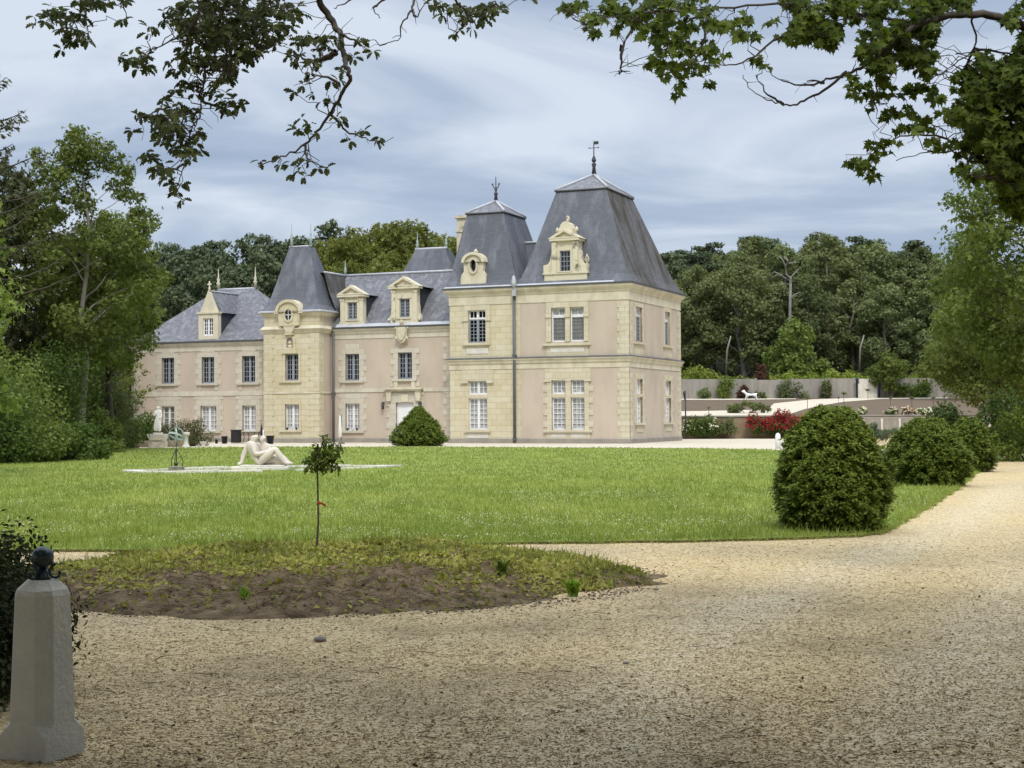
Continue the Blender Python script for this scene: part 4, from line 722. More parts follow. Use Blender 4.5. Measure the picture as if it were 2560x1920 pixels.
    b = MB(); b.mesh([(-4.7, 0.3, 11.87), (-3.83, 0.3, 12.36), (-2.96, 0.3, 11.87), (-4.7, 2.3, 11.87), (-3.83, 2.4, 12.36), (-2.96, 2.3, 11.87)], [(0, 1, 4, 3), (1, 2, 5, 4), (0, 2, 1), (0, 3, 5, 2)]); b.build('dormer_roof', 'slate', d)
    # oeil-de-boeuf dormer of the small tower roof
    fr = FRONT(-0.08); cu = -9.65; b = MB().frame(*fr)
    b.box(cu - 0.82, cu + 0.82, -0.9, 0.02, 9.28, 9.80)
    outer = [(cu - 0.80, 9.80), (cu + 0.80, 9.80), (cu + 0.78, 10.0), (cu + 0.62, 10.2), (cu + 0.64, 10.72)] + arc(cu, 10.74, 0.60, 0.48, 11, 0.05, math.pi) + [(cu - 0.64, 10.72), (cu - 0.62, 10.2), (cu - 0.78, 10.0)]
    k = len(outer); b.ring(outer, arc(cu, 10.53, 0.19, 0.36, k, -math.pi * 0.75, math.pi * 1.25), -0.9, 0.0)
    b.ring([(cu + 0.74 * math.cos(t), 10.74 + 0.60 * math.sin(t)) for t in np.linspace(0, math.pi, 17)], [(cu + 0.56 * math.cos(t), 10.74 + 0.44 * math.sin(t)) for t in np.linspace(0, math.pi, 17)], -0.9, 0.12); b.ring(arc(cu, 10.53, 0.32, 0.50, 18), arc(cu, 10.53, 0.20, 0.37, 18), 0.0, 0.08)
    b.lathe([(0.10, 0), (0.16, 0.1), (0.06, 0.2), (0.02, 0.26)], (cu, 0.3, 11.32), 8)
    d = b.build('oculus_dormer', 'mould', CH); b = MB().frame(*fr); b.prism(arc(cu, 10.53, 0.20, 0.37, 18), -0.2, -0.18); b.build('pane', 'glassdark', d)
build_chateau()

# ------------------------------------------------------------------ trees and shrubs
def limb_path(p0, p1, sag=0.0, n=5, wob=0.06):
    p0, p1 = Vector(p0), Vector(p1); L = (p1 - p0).length; out = []
    for i in range(n + 1):
        t = i / n; q = p0.lerp(p1, t); q.z += sag * L * math.sin(math.pi * t)
        if 0 < i < n: q += Vector((random.gauss(0, 1), random.gauss(0, 1), random.gauss(0, 0.6))) * wob * L / n * 1.5
        out.append(q)
    return out
def envelope(kind, t):
    if kind == 'round': return math.sin(math.pi * min(1, max(0, 0.08 + 0.92 * t))) ** 0.6
    if kind == 'cone': return (1 - t) ** 0.8 * 0.95 + 0.06
    if kind == 'tall': return (math.sin(math.pi * (0.12 + 0.85 * t)) ** 0.7)
    if kind == 'flat': return math.sqrt(max(0.05, 1 - (2 * t - 1) ** 2))
    return 1.0
def make_tree(label, cat, H, Rad, h0, lm, nleaf, lsize, kind='round', shape='tuft', nclump=34, bark='bark', name='tree', group=None, trunk_r=None, loc=(0, 0, 0), flat=1.0, lean=0.0, crn=0.30, limbs=14, seed=None, shell=0.45):
    """a tree standing at loc: tapered trunk with limbs, crown of leaf clumps in an uneven envelope"""
    if seed is not None: random.seed(seed)
    t = empty(name, loc, random.random() * 6.28, label, cat, group)
    tr = trunk_r or H * 0.018; top = H * 0.86
    tp = [Vector((lean * H * s * s + random.gauss(0, 0.010 * H) * (s > 0), random.gauss(0, 0.010 * H) * (s > 0), top * s)) for s in np.linspace(0, 1, 7)]
    b = MB(); b.tube([tp[0] - Vector((0, 0, 0.3))] + tp, [tr * 1.5] + [tr * (1.15 - 0.95 * s) for s in np.linspace(0, 1, 7)], 7)
    C, Q = [], []
    for i in range(nclump):
        s = (i + random.random()) / nclump; z = h0 + (H - h0) * s; e = envelope(kind, s) * Rad
        a = i * 2.4 + random.gauss(0, 0.5); rr = e * (0.35 + 0.65 * math.sqrt(random.random())) * random.uniform(0.75, 1.12)
        k = min(6, z / top * 6); ax = tp[int(min(5, k))].lerp(tp[min(6, int(k) + 1)], k - int(min(5, k))) if z < top else tp[6]
        c = Vector((ax.x + rr * math.cos(a), ax.y + rr * math.sin(a), z)); q = Rad * crn * random.uniform(0.7, 1.3) * (0.55 + 0.45 * envelope(kind, s))
        C.append(c); Q.append((q * 1.15, q * 1.15, q * 0.8 * flat))
        for j in range(2):
            d = Vector((random.gauss(0, 1), random.gauss(0, 1), random.gauss(0, 0.5))).normalized() * q * random.uniform(0.8, 1.4)
            C.append(c + d); qq = q * random.uniform(0.35, 0.65); Q.append((qq, qq, qq * 0.8 * flat))
        if i % max(1, nclump // limbs) == 0:
            st = max(0.12, min(0.95, (z - 0.35 * rr - 0.06 * H) / top)); k = st * 6; p0 = tp[int(min(5, k))].lerp(tp[min(6, int(k) + 1)], k - int(min(5, k)))
            r0 = tr * (1.1 - 0.95 * st) * 0.55; b.tube(limb_path(p0, c, 0.06), [r0 * (1 - 0.8 * x) for x in np.linspace(0, 1, 6)], 5, 0, False)
    b.build('trunk', bark, t)
    P, nr, v = clump_points(np.array([tuple(c) for c in C]), np.array(Q), nleaf / len(C), shell)
    sz = lsize * rng.uniform(0.6, 1.25, len(P)); tip = nr + rng.normal(size=P.shape) * 0.8 + np.array([0, 0, -0.3])
    leaves('crown', P, nr, sz, shape, 'leaf_' + lm, t, tip, v)
    return t
def make_bush(label, cat, W_, H, lm, nleaf, lsize, loc, name='shrub', shape='leaf', nclump=26, group=None, depth=None, stems='bark', shell=0.5, core=True, petals=None):
    t = empty(name, loc, 0, label, cat, group); D = depth or W_
    C, Q = [], []
    for i in range(nclump):
        a = random.random() * 6.28; s = math.sqrt(random.random()); z = H * random.uniform(0.12, 0.85) * (1.05 - 0.45 * s * s); q = H * random.uniform(0.14, 0.26)
        C.append((math.cos(a) * s * (W_ / 2 - q * 0.6), math.sin(a) * s * (D / 2 - q * 0.6), z)); Q.append((q * 1.1, q * 1.1, q))
    b = MB()
    for i in range(7): c = C[i * 3 % len(C)]; b.tube(limb_path((c[0] * 0.15, c[1] * 0.15, -0.05), c, 0.05), [0.02 * H + 0.005] * 3 + [0.01 * H] * 3, 5, 0, False)
    b.build('stem', stems, t)
    P, nr, v = clump_points(C, Q, nleaf / nclump, shell); P[:, 2] = np.maximum(P[:, 2], 0.02)
    leaves('foliage', P, nr, lsize * rng.uniform(0.6, 1.25, len(P)), shape, 'leaf_' + lm, t, nr + rng.normal(size=P.shape) * 0.9, v)
    if petals:
        pm, n, sz = petals; k = rng.choice(len(P), n); PP = P[k] + nr[k] * 0.06; PP = PP[PP[:, 2] > H * 0.25]
        pc = np.repeat(PP, 5, 0) + rng.normal(size=(len(PP) * 5, 3)) * sz * 0.28; leaves('blossom', pc, rng.normal(size=pc.shape) + np.array([0, -0.6, 0.5]), sz, 'leaf', pm, t)
    return t
def topiary(label, W_, H, loc, nbranch=700, per=24, lm='yew', size=0.10, taper=0.75, name='yew_bush', group=None, prof=None, seed=1):
    """clipped yew: short needle sprays on branch tips all over an egg-shaped body"""
    random.seed(seed); t = empty(name, loc, 0, label, 'bush', group)
    prof = prof or (lambda s: (math.sin(math.pi * (0.17 + 0.80 * s)) ** 0.55) * (1 - (1 - taper) * s))
    b = MB(); b.lathe([(max(0.01, prof(s) * W_ * 0.40), H * 0.90 * s) for s in np.linspace(0, 1, 10)], (0, 0, 0.0), 14); b.build('dark_core', 'leaf_yew', t)  # solid dark core added inside so gaps between sprays read dark and opaque
    n = nbranch; s = rng.random(n) ** 0.85; a = rng.random(n) * 6.283; lump = 1 + 0.075 * np.sin(a * 3 + s * 9 + seed) + 0.06 * np.sin(a * 7 - s * 17) + 0.075 * rng.normal(size=n) + 0.10 * (rng.random(n) < 0.07)
    rad = np.array([prof(x) for x in s]) * W_ / 2 * lump; d = np.stack([np.cos(a), np.sin(a), np.zeros(n)], 1)
    tipdir = unit(d * (0.9 - 0.5 * s[:, None]) + np.array([0, 0, 1.0]) * (0.12 + 1.1 * s[:, None] ** 2) + rng.normal(size=(n, 3)) * 0.25)
    base = d * rad[:, None] * 0.86 + np.array([0, 0, H * 0.97]) * s[:, None]
    ii = np.repeat(np.arange(n), per); m = len(ii); u = rng.random(m)
    P = base[ii] + tipdir[ii] * (u * size * 2.2)[:, None] + rng.normal(size=(m, 3)) * size * 0.33
    P[:, 2] = np.maximum(P[:, 2], 0.03)
    nr = np.array([0, 0, 1.0]) + 0.5 * d[ii] + rng.normal(size=(m, 3)) * 0.55; tip = tipdir[ii] + rng.normal(size=(m, 3)) * 0.42
    v = np.clip(0.55 * u + 0.45 * rng.random(n)[ii], 0, 1)
    leaves('foliage', P, nr, size * 1.35 * rng.uniform(0.7, 1.3, m), 'spray', 'leaf_' + lm, t, tip, v)
    return t

def build_wood():
    pr = {}
    far = dict(loc=(0, 0, 0))
    A1 = 'dark olive broadleaf tree in the thick wood above the grey garden wall'; gA = 'broadleaf trees of the wood behind the garden'
    A2 = 'blue-green pine with a bare stem rising out of the wood right of the chateau'; gP = 'pines of the wood right of the chateau'
    A3 = 'dark pine with rounded top behind the left wing and its grey roof'; gB = 'pines behind the left wing'
    A4 = 'yellowish green oak standing behind the ridge of the middle roof'; gO = 'oaks behind the middle roof'
    V1 = make_tree(A1, 'tree', 17, 4.2, 3.5, 'wood', 9000, 0.42, 'tall', nclump=50, crn=0.25, limbs=12, name='woodland_tree', group=gA, bark='barkpale', loc=(33, 178, hill_z(33, 178)))
    V2 = make_tree(A1, 'tree', 18, 4.6, 4.0, 'olive', 9500, 0.42, 'round', nclump=52, crn=0.25, limbs=12, name='woodland_tree', group=gA, bark='barkpale', loc=(41, 190, hill_z(41, 190)), seed=5)
    V3 = make_tree(A1, 'tree', 15, 3.6, 2.0, 'wood', 8600, 0.42, 'tall', nclump=46, crn=0.25, limbs=12, name='woodland_tree', group=gA, loc=(50, 182, hill_z(50, 182)), seed=9)
    P1 = make_tree(A2, 'tree', 20, 3.6, 9.5, 'pine', 7000, 0.44, 'flat', nclump=30, name='pine_tree', group=gP, bark='barkpale', flat=0.62, crn=0.32, loc=(23.5, 192, hill_z(23, 192) - 0.2), seed=11); P1.scale = (1, 1, 0.84)
    P2 = make_tree(A3, 'tree', 18, 4.4, 5.0, 'pine', 8600, 0.44, 'round', nclump=40, name='pine_tree', group=gB, flat=0.62, crn=0.29, loc=(-30.5, 150, hill_z(-30, 150)), seed=12)
    O1 = make_tree(A4, 'tree', 18, 5.2, 4.5, 'gold', 10500, 0.42, 'round', nclump=52, crn=0.25, name='oak_tree', group=gO, loc=(-13.5, 150, hill_z(-13, 150)), seed=13)
    random.seed(21)
    # right wood: rows up the hill
    for Y, x0, x1, stp, hs in ((172, 16.5, 56, 4.6, 0.84), (184, 18, 58, 4.6, 0.92), (198, 18, 64, 4.4, 0.97), (215, 20, 70, 4.8, 0.96)):
        x = x0
        while x < x1:
            src = random.choice([V1, V2, V3, V2, V1]); s = hs * random.uniform(0.86, 1.12); xx, yy = x + random.gauss(0, 0.8), Y + random.gauss(0, 2.2)
            dup(src, (xx, yy, hill_z(xx, yy) - 0.2), random.random() * 6.28, (s * random.uniform(0.95, 1.2), s * random.uniform(0.95, 1.2), s)); x += stp * random.uniform(0.8, 1.15)
    for px, Y, s in ((1660, 176, 0.98), (1735, 186, 1.02), (1770, 200, 1.0), (1815, 204, 1.02), (1905, 200, 1.12), (2165, 208, 1.12), (2290, 200, 1.05), (1690, 205, 1.05), (2050, 206, 1.05)):
        x = (px - 1280) / FPX * Y; dup(P1, (x, Y, hill_z(x, Y) - 0.2), random.random() * 6.28, (s, s, s * random.uniform(0.76, 0.88)))
    # behind the left wing and the middle roof
    for px, Y, s in ((380, 152, 0.93), (440, 140, 0.95), (500, 150, 0.98), (560, 158, 0.85), (610, 146, 0.98), (670, 150, 1.04), (720, 160, 1.02), (770, 146, 0.98), (815, 150, 1.1), (400, 130, 0.86), (470, 124, 0.72), (540, 126, 0.74), (600, 128, 0.80), (660, 126, 0.84), (330, 126, 0.92), (1130, 160, 0.94)):
        x = (px - 1280) / FPX * Y; dup(P2, (x, Y, hill_z(x, Y) - 0.2), random.random() * 6.28, s)
    for px, Y, s in ((860, 142, 0.98), (905, 146, 1.02), (955, 150, 1.10), (1030, 146, 1.10), (1085, 150, 1.04), (985, 135, 0.88), (880, 128, 0.8), (1060, 128, 0.85), (1130, 145, 1.0)):
        x = (px - 1280) / FPX * Y; dup(O1, (x, Y, hill_z(x, Y) - 0.2), random.random() * 6.28, s)
    # single trees that stand out at the edge of the wood
    p = at(1985, 930, 160); make_tree('fresh green young tree at the edge of the wood, before the bare dead trunk', 'tree', 8.2, 3.0, 0.6, 'fresh', 4200, 0.42, 'round', nclump=34, name='young_tree', loc=(p.x, 159, 3.3), seed=31)
    p = at(1975, 930, 163); t = empty('dead_tree', (p.x, 163, 3.5), 0, 'bare whitish dead tree with broken limbs in front of the wood', 'tree'); b = MB()
    q = lambda x, y: at(x, y, 163) - Vector((p.x, 163, 3.5))
    b.tube([q(1973, 930), q(1974, 860), q(1975, 770), q(1977, 690)], [0.20, 0.18, 0.16, 0.13], 7)
    for pl in ([(1976, 700), (1966, 685), (1964, 665), (1970, 652), (1968, 640)], [(1977, 692), (1985, 684), (2000, 671)], [(1976, 745), (1990, 735), (2005, 729)], [(1970, 660), (1985, 658), (1990, 650)], [(1966, 675), (1955, 650), (1950, 640)], [(1972, 700), (1955, 690), (1940, 688), (1925, 700)], [(1955, 690), (1935, 680), (1922, 690)], [(1970, 655), (1960, 642)], [(1975, 712), (1962, 706), (1952, 712)]):
        b.tube([q(*x) + Vector((0, random.gauss(0, .3), 0)) for x in pl], [0.09 - 0.07 * i / len(pl) for i in range(len(pl))], 5)
    b.build('trunk', 'barkdead', t)
    for px, y0, y1, lab in ((1815, 912, 840, 'pale slender trunk leaning before the wood, left of the dead tree'), (2148, 905, 838, 'pale broken stump stem at the foot of the wood, right of the fresh green tree')):
        p = at(px, y0, 160); t = empty('bare_trunk', p, 0, lab, 'tree trunk'); b = MB(); d = at(px + 12, y1, 160) - p; b.tube([Vector((0, 0, -1)), d * 0.5 + Vector((-0.15, 0, 0)), d], [0.11, 0.10, 0.07], 7); b.build('trunk', 'barkdead', t)
    # bright shrubs behind the garden wall
    S1 = make_bush('bright yellow-green bramble bush hanging over the top of the grey garden wall', 'shrub', 4.6, 3.4, 'lime', 2600, 0.30, (18.8, 153.6, 3.2), 'wall_shrub', 'tuft', group='shrubs along the garden wall')
    for i, px in enumerate(range(1745, 2440, 52)):
        Y = 153.5 + random.uniform(0, 2); x = (px - 1280) / FPX * Y; s = random.uniform(0.8, 1.1); dup(S1, (x, Y, 3.2), random.random() * 6, (s, s, s * random.uniform(0.85, 1.1)))
build_wood()

def build_side_trees():
    G = lambda px, Y: ((px - 1280) / FPX * Y, Y, 0.0)
    make_tree('tall light walnut tree with an airy crown left of the chateau', 'tree', 14.4, 3.0, 4.6, 'walnut', 15000, 0.21, 'tall', 'tuft', 46, loc=G(205, 66), name='walnut_tree', bark='barkpale', trunk_r=0.17, crn=0.26, seed=41, shell=0.3)
    make_tree('broad green tree whose branches reach in front of the left wing roof', 'tree', 11.4, 3.1, 4.0, 'walnut', 13000, 0.20, 'round', 'tuft', 42, loc=G(272, 72), name='walnut_tree', bark='bark', trunk_r=0.16, crn=0.27, seed=42, shell=0.35)
    make_tree('dark conifer at the left edge behind the walnut tree', 'tree', 13.2, 2.8, 1.5, 'conifer', 9000, 0.34, 'tall', 'tuft', 44, loc=G(62, 70), name='conifer_tree', flat=0.55, seed=43)
    make_tree('second dark conifer farther left, cut by the picture edge', 'tree', 13.0, 3.0, 1.0, 'conifer', 8000, 0.34, 'tall', 'tuft', 40, loc=G(-70, 64), name='conifer_tree', flat=0.55, seed=44)
    make_tree('dark slim fir rising behind the left end of the left wing', 'tree', 13.0, 2.4, 3.0, 'conifer', 6000, 0.30, 'cone', 'tuft', 34, loc=G(352, 108), name='fir_tree', flat=0.5, seed=45)
    make_tree('yellow-green young tree glowing between the dark conifer and the walnut', 'tree', 9.0, 2.0, 1.5, 'lime', 5000, 0.22, 'tall', 'tuft', 28, loc=G(140, 74), name='young_tree', seed=46)
    make_tree('dark conifer rising behind the trunk of the walnut tree', 'tree', 12.0, 3.0, 1.0, 'conifer', 9000, 0.32, 'tall', 'tuft', 44, loc=G(165, 86), name='conifer_tree', flat=0.55, seed=55)
    make_tree('dark conifer behind the broad tree beside the left wing', 'tree', 11.0, 2.8, 1.0, 'conifer', 9000, 0.32, 'tall', 'tuft', 44, loc=G(212, 96), name='conifer_tree', flat=0.55, seed=56)
    # sparse spruce whose branch tips show high at the left
    t = empty('spruce_tree', (-17.0, 46, 0), 0, 'sparse old spruce with drooping branch tips at the upper left edge', 'tree'); b = MB(); b.tube([(0, 0, 0), (0.1, 0, 7), (0, 0, 14.5)], [0.28, 0.2, 0.05], 8); b.build('trunk', 'bark', t); b = MB(); P, T = [], []
    for k in range(46):
        z = 5.5 + 8.6 * k / 46; a = k * 2.4; L = (15.2 - z) * 0.42 * random.uniform(0.8, 1.1); d = Vector((math.cos(a), math.sin(a), 0)); pts = [Vector((0, 0, z)) + d * L * s + Vector((0, 0, L * (-0.22 * s + 0.48 * s * s))) for s in np.linspace(0, 1, 6)]
        b.tube(pts, [0.05, 0.04, 0.03, 0.025, 0.018, 0.01], 5)
        for m in range(90):
            s = random.uniform(0.25, 1) * 5; q = pts[int(min(4, s))].lerp(pts[min(5, int(s) + 1)], s - int(min(4, s))); P.append(q + Vector((random.gauss(0, .05), random.gauss(0, .05), random.uniform(-0.28, 0.06)))); T.append((d.x * .7 + random.gauss(0, .4), d.y * .7 + random.gauss(0, .4), -0.5 + random.gauss(0, .4)))
    b.build('branch', 'bark', t); P = np.array([tuple(p) for p in P]); leaves('crown', P, rng.normal(size=P.shape) + np.array([0, 0, 1]), 0.22 * rng.uniform(.7, 1.2, len(P)), 'spray', 'leaf_conifer', t, np.array(T))
    make_tree('fresh green tree just inside the left edge in front of the conifers', 'tree', 8.6, 2.4, 1.6, 'fresh', 6000, 0.20, 'round', 'tuft', 30, loc=(-15.9, 40, 0), name='young_tree', seed=47)
    # shrubs at the foot of the trees on the left
    sh = [(10, 58, 5.0, 4.6, 'walnut', 'big mid-green shrub at the left edge below the conifers'), (120, 63, 4.8, 5.6, 'shrub', 'tall rounded green shrub right of the one at the left edge'), (235, 68, 3.0, 2.1, 'fresh', 'low round feathery green bush at the foot of the walnut tree'),
          (75, 54, 3.6, 1.9, 'fresh', 'low bright green bush on the lawn edge at far left'), (248, 74, 3.4, 5.2, 'olive', 'brownish green shrub beside the corner of the left wing'), (190, 56, 2.6, 1.5, 'shrub', 'small dark green bush between the two big shrubs'), (302, 78, 1.9, 2.2, 'shrub', 'leafy shrub near the corner of the left wing wall'), (-60, 52, 4.0, 3.6, 'shrub', 'dark shrub cut by the left picture edge')]
    for px, Y, w, h, lm, lab in sh: make_bush(lab, 'shrub', w, h, lm, 9000, 0.135, G(px, Y), 'shrub', 'tuft', 40)
    make_tree('slender young tree with golden leaves before the corner of the left wing', 'tree', 4.6, 1.0, 2.2, 'gold', 420, 0.20, 'round', 'leaf', 10, loc=G(332, 80), name='young_tree', trunk_r=0.03, seed=48)
    make_bush('clipped dark bush behind the white standing statue', 'shrub', 2.0, 2.1, 'shrub', 4200, 0.12, G(366, 85), 'shrub', 'tuft', 24)
    make_bush('spreading brownish juniper in front of the ground floor windows', 'shrub', 3.4, 1.75, 'juniper', 6500, 0.13, G(472, 83), 'juniper', 'spray', 30, depth=2.6)
    # right side
    make_tree('tall light green tree at the right edge beyond the drive', 'tree', 11.5, 4.0, 3.0, 'fresh', 26000, 0.20, 'round', 'tuft', 64, loc=G(2630, 52), name='lime_tree', crn=0.26, seed=51, shell=0.35)
    make_tree('yellow-green tree at the right edge in front of the wood', 'tree', 9.0, 4.2, 2.4, 'walnut', 18000, 0.24, 'round', 'tuft', 52, loc=G(2500, 84), name='lime_tree', crn=0.28, seed=52)
    make_tree('leafy tree beside the end of the grey garden wall', 'tree', 9.5, 4.0, 1.5, 'walnut', 7000, 0.36, 'round', 'tuft', 36, loc=G(2420, 140)[:2] + (3.0,), name='lime_tree', seed=53)
    make_tree('small bright tree in front of the garden wall right of the pale stone', 'tree', 4.4, 1.9, 0.9, 'fresh', 2600, 0.30, 'round', 'tuft', 22, loc=G(2225, 149)[:2] + (3.2,), name='young_tree', seed=54)
    h = make_bush('tall laurel hedge with bright tips at the right edge', 'hedge', 7.0, 2.7, 'shrub', 9000, 0.16, G(2520, 60), 'laurel_hedge', 'tuft', 46, depth=3.0)
    make_bush('dark arching yew by the bend of the drive', 'shrub', 4.4, 1.9, 'yew', 9000, 0.14, G(2570, 50), 'yew_shrub', 'spray', 40, depth=3.0)
    make_bush('small golden conifer before the laurel hedge', 'shrub', 1.3, 1.7, 'lime', 1800, 0.12, G(2415, 57), 'golden_conifer', 'spray', 12)
    for px, Y, lab in ((2205, 34, 'grey-green bushy plant between the two big clipped yews'), (2245, 44, 'second grey-green plant behind the gap between the clipped yews'), (2428, 46, 'grey-green plant right of the small hidden yew')): make_bush(lab, 'plant', 1.7, 0.95, 'sage', 3000, 0.09, G(px, Y), 'sage_plant', 'leaf', 16)
    for px, Y, w, lab in ((2180, 84, 4.4, 'wide grey-green planting below the terrace railing, behind the largest yew'), (2290, 80, 4.0, 'wide grey-green planting below the railing above the round yew'), (2385, 78, 3.4, 'grey-green planting at the right end of the terrace railing')): make_bush(lab, 'plant', w, 1.05, 'sage', 4200, 0.13, G(px, Y), 'sage_plant', 'leaf', 24, depth=2.0)
    # clipped yews
    g = gnd(2112, 1340); topiary('largest clipped yew bush, nearest on the lawn corner by the drive', 1.44, 1.62, (g.x, g.y + 0.7, 0.0), 2800, 24, size=0.055, taper=0.90, seed=61)
    g = gnd(2345, 1220); topiary('round clipped yew behind the largest one at the drive', 1.72, 1.40, (g.x, g.y + 0.8, 0.0), 2200, 20, size=0.065, taper=0.84, seed=62)
    topiary('third clipped yew half hidden behind the round one', 1.35, 1.36, G(2420, 41), 900, 18, size=0.075, seed=63)
    topiary('pointed dark green bush before the front door', 2.75, 1.95, G(1046, 80), 1500, 18, size=0.10, taper=0.35, name='cone_bush', seed=64, prof=lambda s: (min(1, 0.78 + 1.2 * s) if s < 0.18 else 1.0) * (1 - max(0, (s - 0.18) / 0.82) ** 1.35) + 0.03)
    # dark hedge in the shade at the left
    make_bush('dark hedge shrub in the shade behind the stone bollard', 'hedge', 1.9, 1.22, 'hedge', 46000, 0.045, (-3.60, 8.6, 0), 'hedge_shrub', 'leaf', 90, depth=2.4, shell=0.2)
build_side_trees()

# ------------------------------------------------------------------ lawn furniture, statues, pots
def skin_figure(name, joints, bones, m, parent, loc=(0, 0, 0), sub=2, bulk=1.12):
    """one continuous body grown round a jointed skeleton: joints {name: (x,y,z,radius)}"""
    ks = list(joints); me = bpy.data.meshes.new(name); me.from_pydata([joints[k][:3] for k in ks], [(ks.index(a), ks.index(b)) for a, b in bones], []); me.materials.append(M[m])
    o = bpy.data.objects.new(name, me); COL.objects.link(o); o.parent = parent; o.location = loc
    o.modifiers.new('skin', 'SKIN').use_smooth_shade = True; s = o.modifiers.new('sub', 'SUBSURF'); s.levels = s.render_levels = sub
    for i, k in enumerate(ks): r = joints[k][3] * bulk; me.skin_vertices[0].data[i].radius = (r, joints[k][4] * bulk if len(joints[k]) > 4 else r)
    me.skin_vertices[0].data[0].use_root = True
    return o
M['plaster_white'] = mat('white_cast_stone', (0.80, 0.77, 0.70), 0.8, 0.2)
def build_statues():
    c = gnd(645, 1179); Y0 = c.y + 0.55
    t = empty('couple_statue', (c.x, Y0, 0.0), 0, 'pale marble statue of a seated kissing couple on the lawn', 'statue')
    b = MB(); b.box(-0.78, 0.82, -0.42, 0.42, 0.0, 0.13); b.box(-0.55, 0.7, -0.34, 0.34, 0.13, 0.17); b.build('base', 'whitestone', t, 0.02)
    m = {'pel': (-0.10, 0, 0.30, .15), 'waist': (-0.18, 0.0, 0.46, .125), 'chest': (-0.25, 0.0, 0.66, .15, .17), 'neck': (-0.22, 0.0, 0.83, .055), 'chin': (-0.18, 0.0, 0.92, .085), 'skull': (-0.19, 0, 1.02, .10), 'nose': (-0.09, 0.0, 0.94, .03),
         'shL': (-0.36, 0.06, 0.74, .085), 'elL': (-0.50, 0.06, 0.46, .06), 'wrL': (-0.56, 0.0, 0.22, .04), 'haL': (-0.66, -0.04, 0.19, .04),
         'shR': (-0.20, -0.17, 0.72, .085), 'elR': (-0.13, -0.24, 0.46, .062), 'wrR': (0.12, -0.20, 0.52, .042), 'haR': (0.26, -0.16, 0.58, .04),
         'hip': (-0.02, -0.12, 0.30, .13), 'mid': (0.20, -0.14, 0.46, .115), 'knee': (0.42, -0.14, 0.62, .08), 'calf': (0.54, -0.15, 0.44, .075), 'ank': (0.70, -0.16, 0.24, .045), 'toe': (0.86, -0.18, 0.20, .035),
         'hip2': (-0.02, 0.10, 0.28, .12), 'knee2': (0.38, 0.08, 0.34, .09), 'ank2': (0.62, -0.02, 0.22, .05), 'toe2': (0.74, -0.06, 0.20, .035)}
    bo = [('pel', 'waist'), ('waist', 'chest'), ('chest', 'neck'), ('neck', 'chin'), ('chin', 'skull'), ('chin', 'nose'), ('chest', 'shL'), ('shL', 'elL'), ('elL', 'wrL'), ('wrL', 'haL'), ('chest', 'shR'), ('shR', 'elR'), ('elR', 'wrR'), ('wrR', 'haR'), ('pel', 'hip'), ('hip', 'mid'), ('mid', 'knee'), ('knee', 'calf'), ('calf', 'ank'), ('ank', 'toe'), ('pel', 'hip2'), ('hip2', 'knee2'), ('knee2', 'ank2'), ('ank2', 'toe2')]
    skin_figure('seated_man', m, bo, 'marble', t, bulk=1.28)
    w = {'pel': (0.14, 0.22, 0.30, .15), 'waist': (0.08, 0.20, 0.48, .105), 'chest': (0.06, 0.16, 0.64, .12, .14), 'neck': (0.04, 0.12, 0.78, .045), 'chin': (0.0, 0.08, 0.86, .07), 'skull': (0.04, 0.10, 0.94, .085), 'hair': (0.10, 0.13, 0.90, .06),
         'sh1': (0.20, 0.14, 0.68, .065), 'el1': (0.28, 0.06, 0.48, .05), 'ha1': (0.10, -0.04, 0.50, .035), 'sh2': (-0.06, 0.22, 0.70, .065), 'el2': (-0.26, 0.22, 0.78, .05), 'ha2': (-0.34, 0.12, 0.84, .035),
         'hip': (0.22, 0.22, 0.30, .12), 'knee': (0.54, 0.20, 0.40, .08), 'ank': (0.76, 0.14, 0.22, .045), 'toe': (0.88, 0.12, 0.19, .03)}
    skin_figure('seated_woman', w, [('pel', 'waist'), ('waist', 'chest'), ('chest', 'neck'), ('neck', 'chin'), ('chin', 'skull'), ('skull', 'hair'), ('chest', 'sh1'), ('sh1', 'el1'), ('el1', 'ha1'), ('chest', 'sh2'), ('sh2', 'el2'), ('el2', 'ha2'), ('pel', 'hip'), ('hip', 'knee'), ('knee', 'ank'), ('ank', 'toe')], 'marble', t, bulk=1.25); t.scale = (1.06, 1.06, 1.06)
    # standing statue on a pedestal
    p = ((395 - 1280) / FPX * 80, 80.0, 0)
    t = empty('standing_statue', p, 0, 'white statue of a standing draped woman on a stone pedestal, left of the chateau', 'statue')
    b = MB(); b.box(-0.42, 0.42, -0.4, 0.4, 0, 0.32, 1); b.mesh([(-0.36, -0.34, 0.32), (0.36, -0.34, 0.32), (0.36, 0.34, 0.32), (-0.36, 0.34, 0.32), (-0.5, -0.45, 0.66), (0.5, -0.45, 0.66), (0.5, 0.45, 0.66), (-0.5, 0.45, 0.66)], [(0, 1, 5, 4), (1, 2, 6, 5), (2, 3, 7, 6), (3, 0, 4, 7), (4, 5, 6, 7)]); b.box(-0.5, 0.5, -0.45, 0.45, 0.665, 0.72); b.box(-0.34, 0.34, 0.38, 0.44, 0.40, 0.62, 1); b.box(-0.22, 0.22, -0.2, 0.2, 0.72, 0.80)
    b.build('pedestal', ('whitestone', 'wornstone'), t)
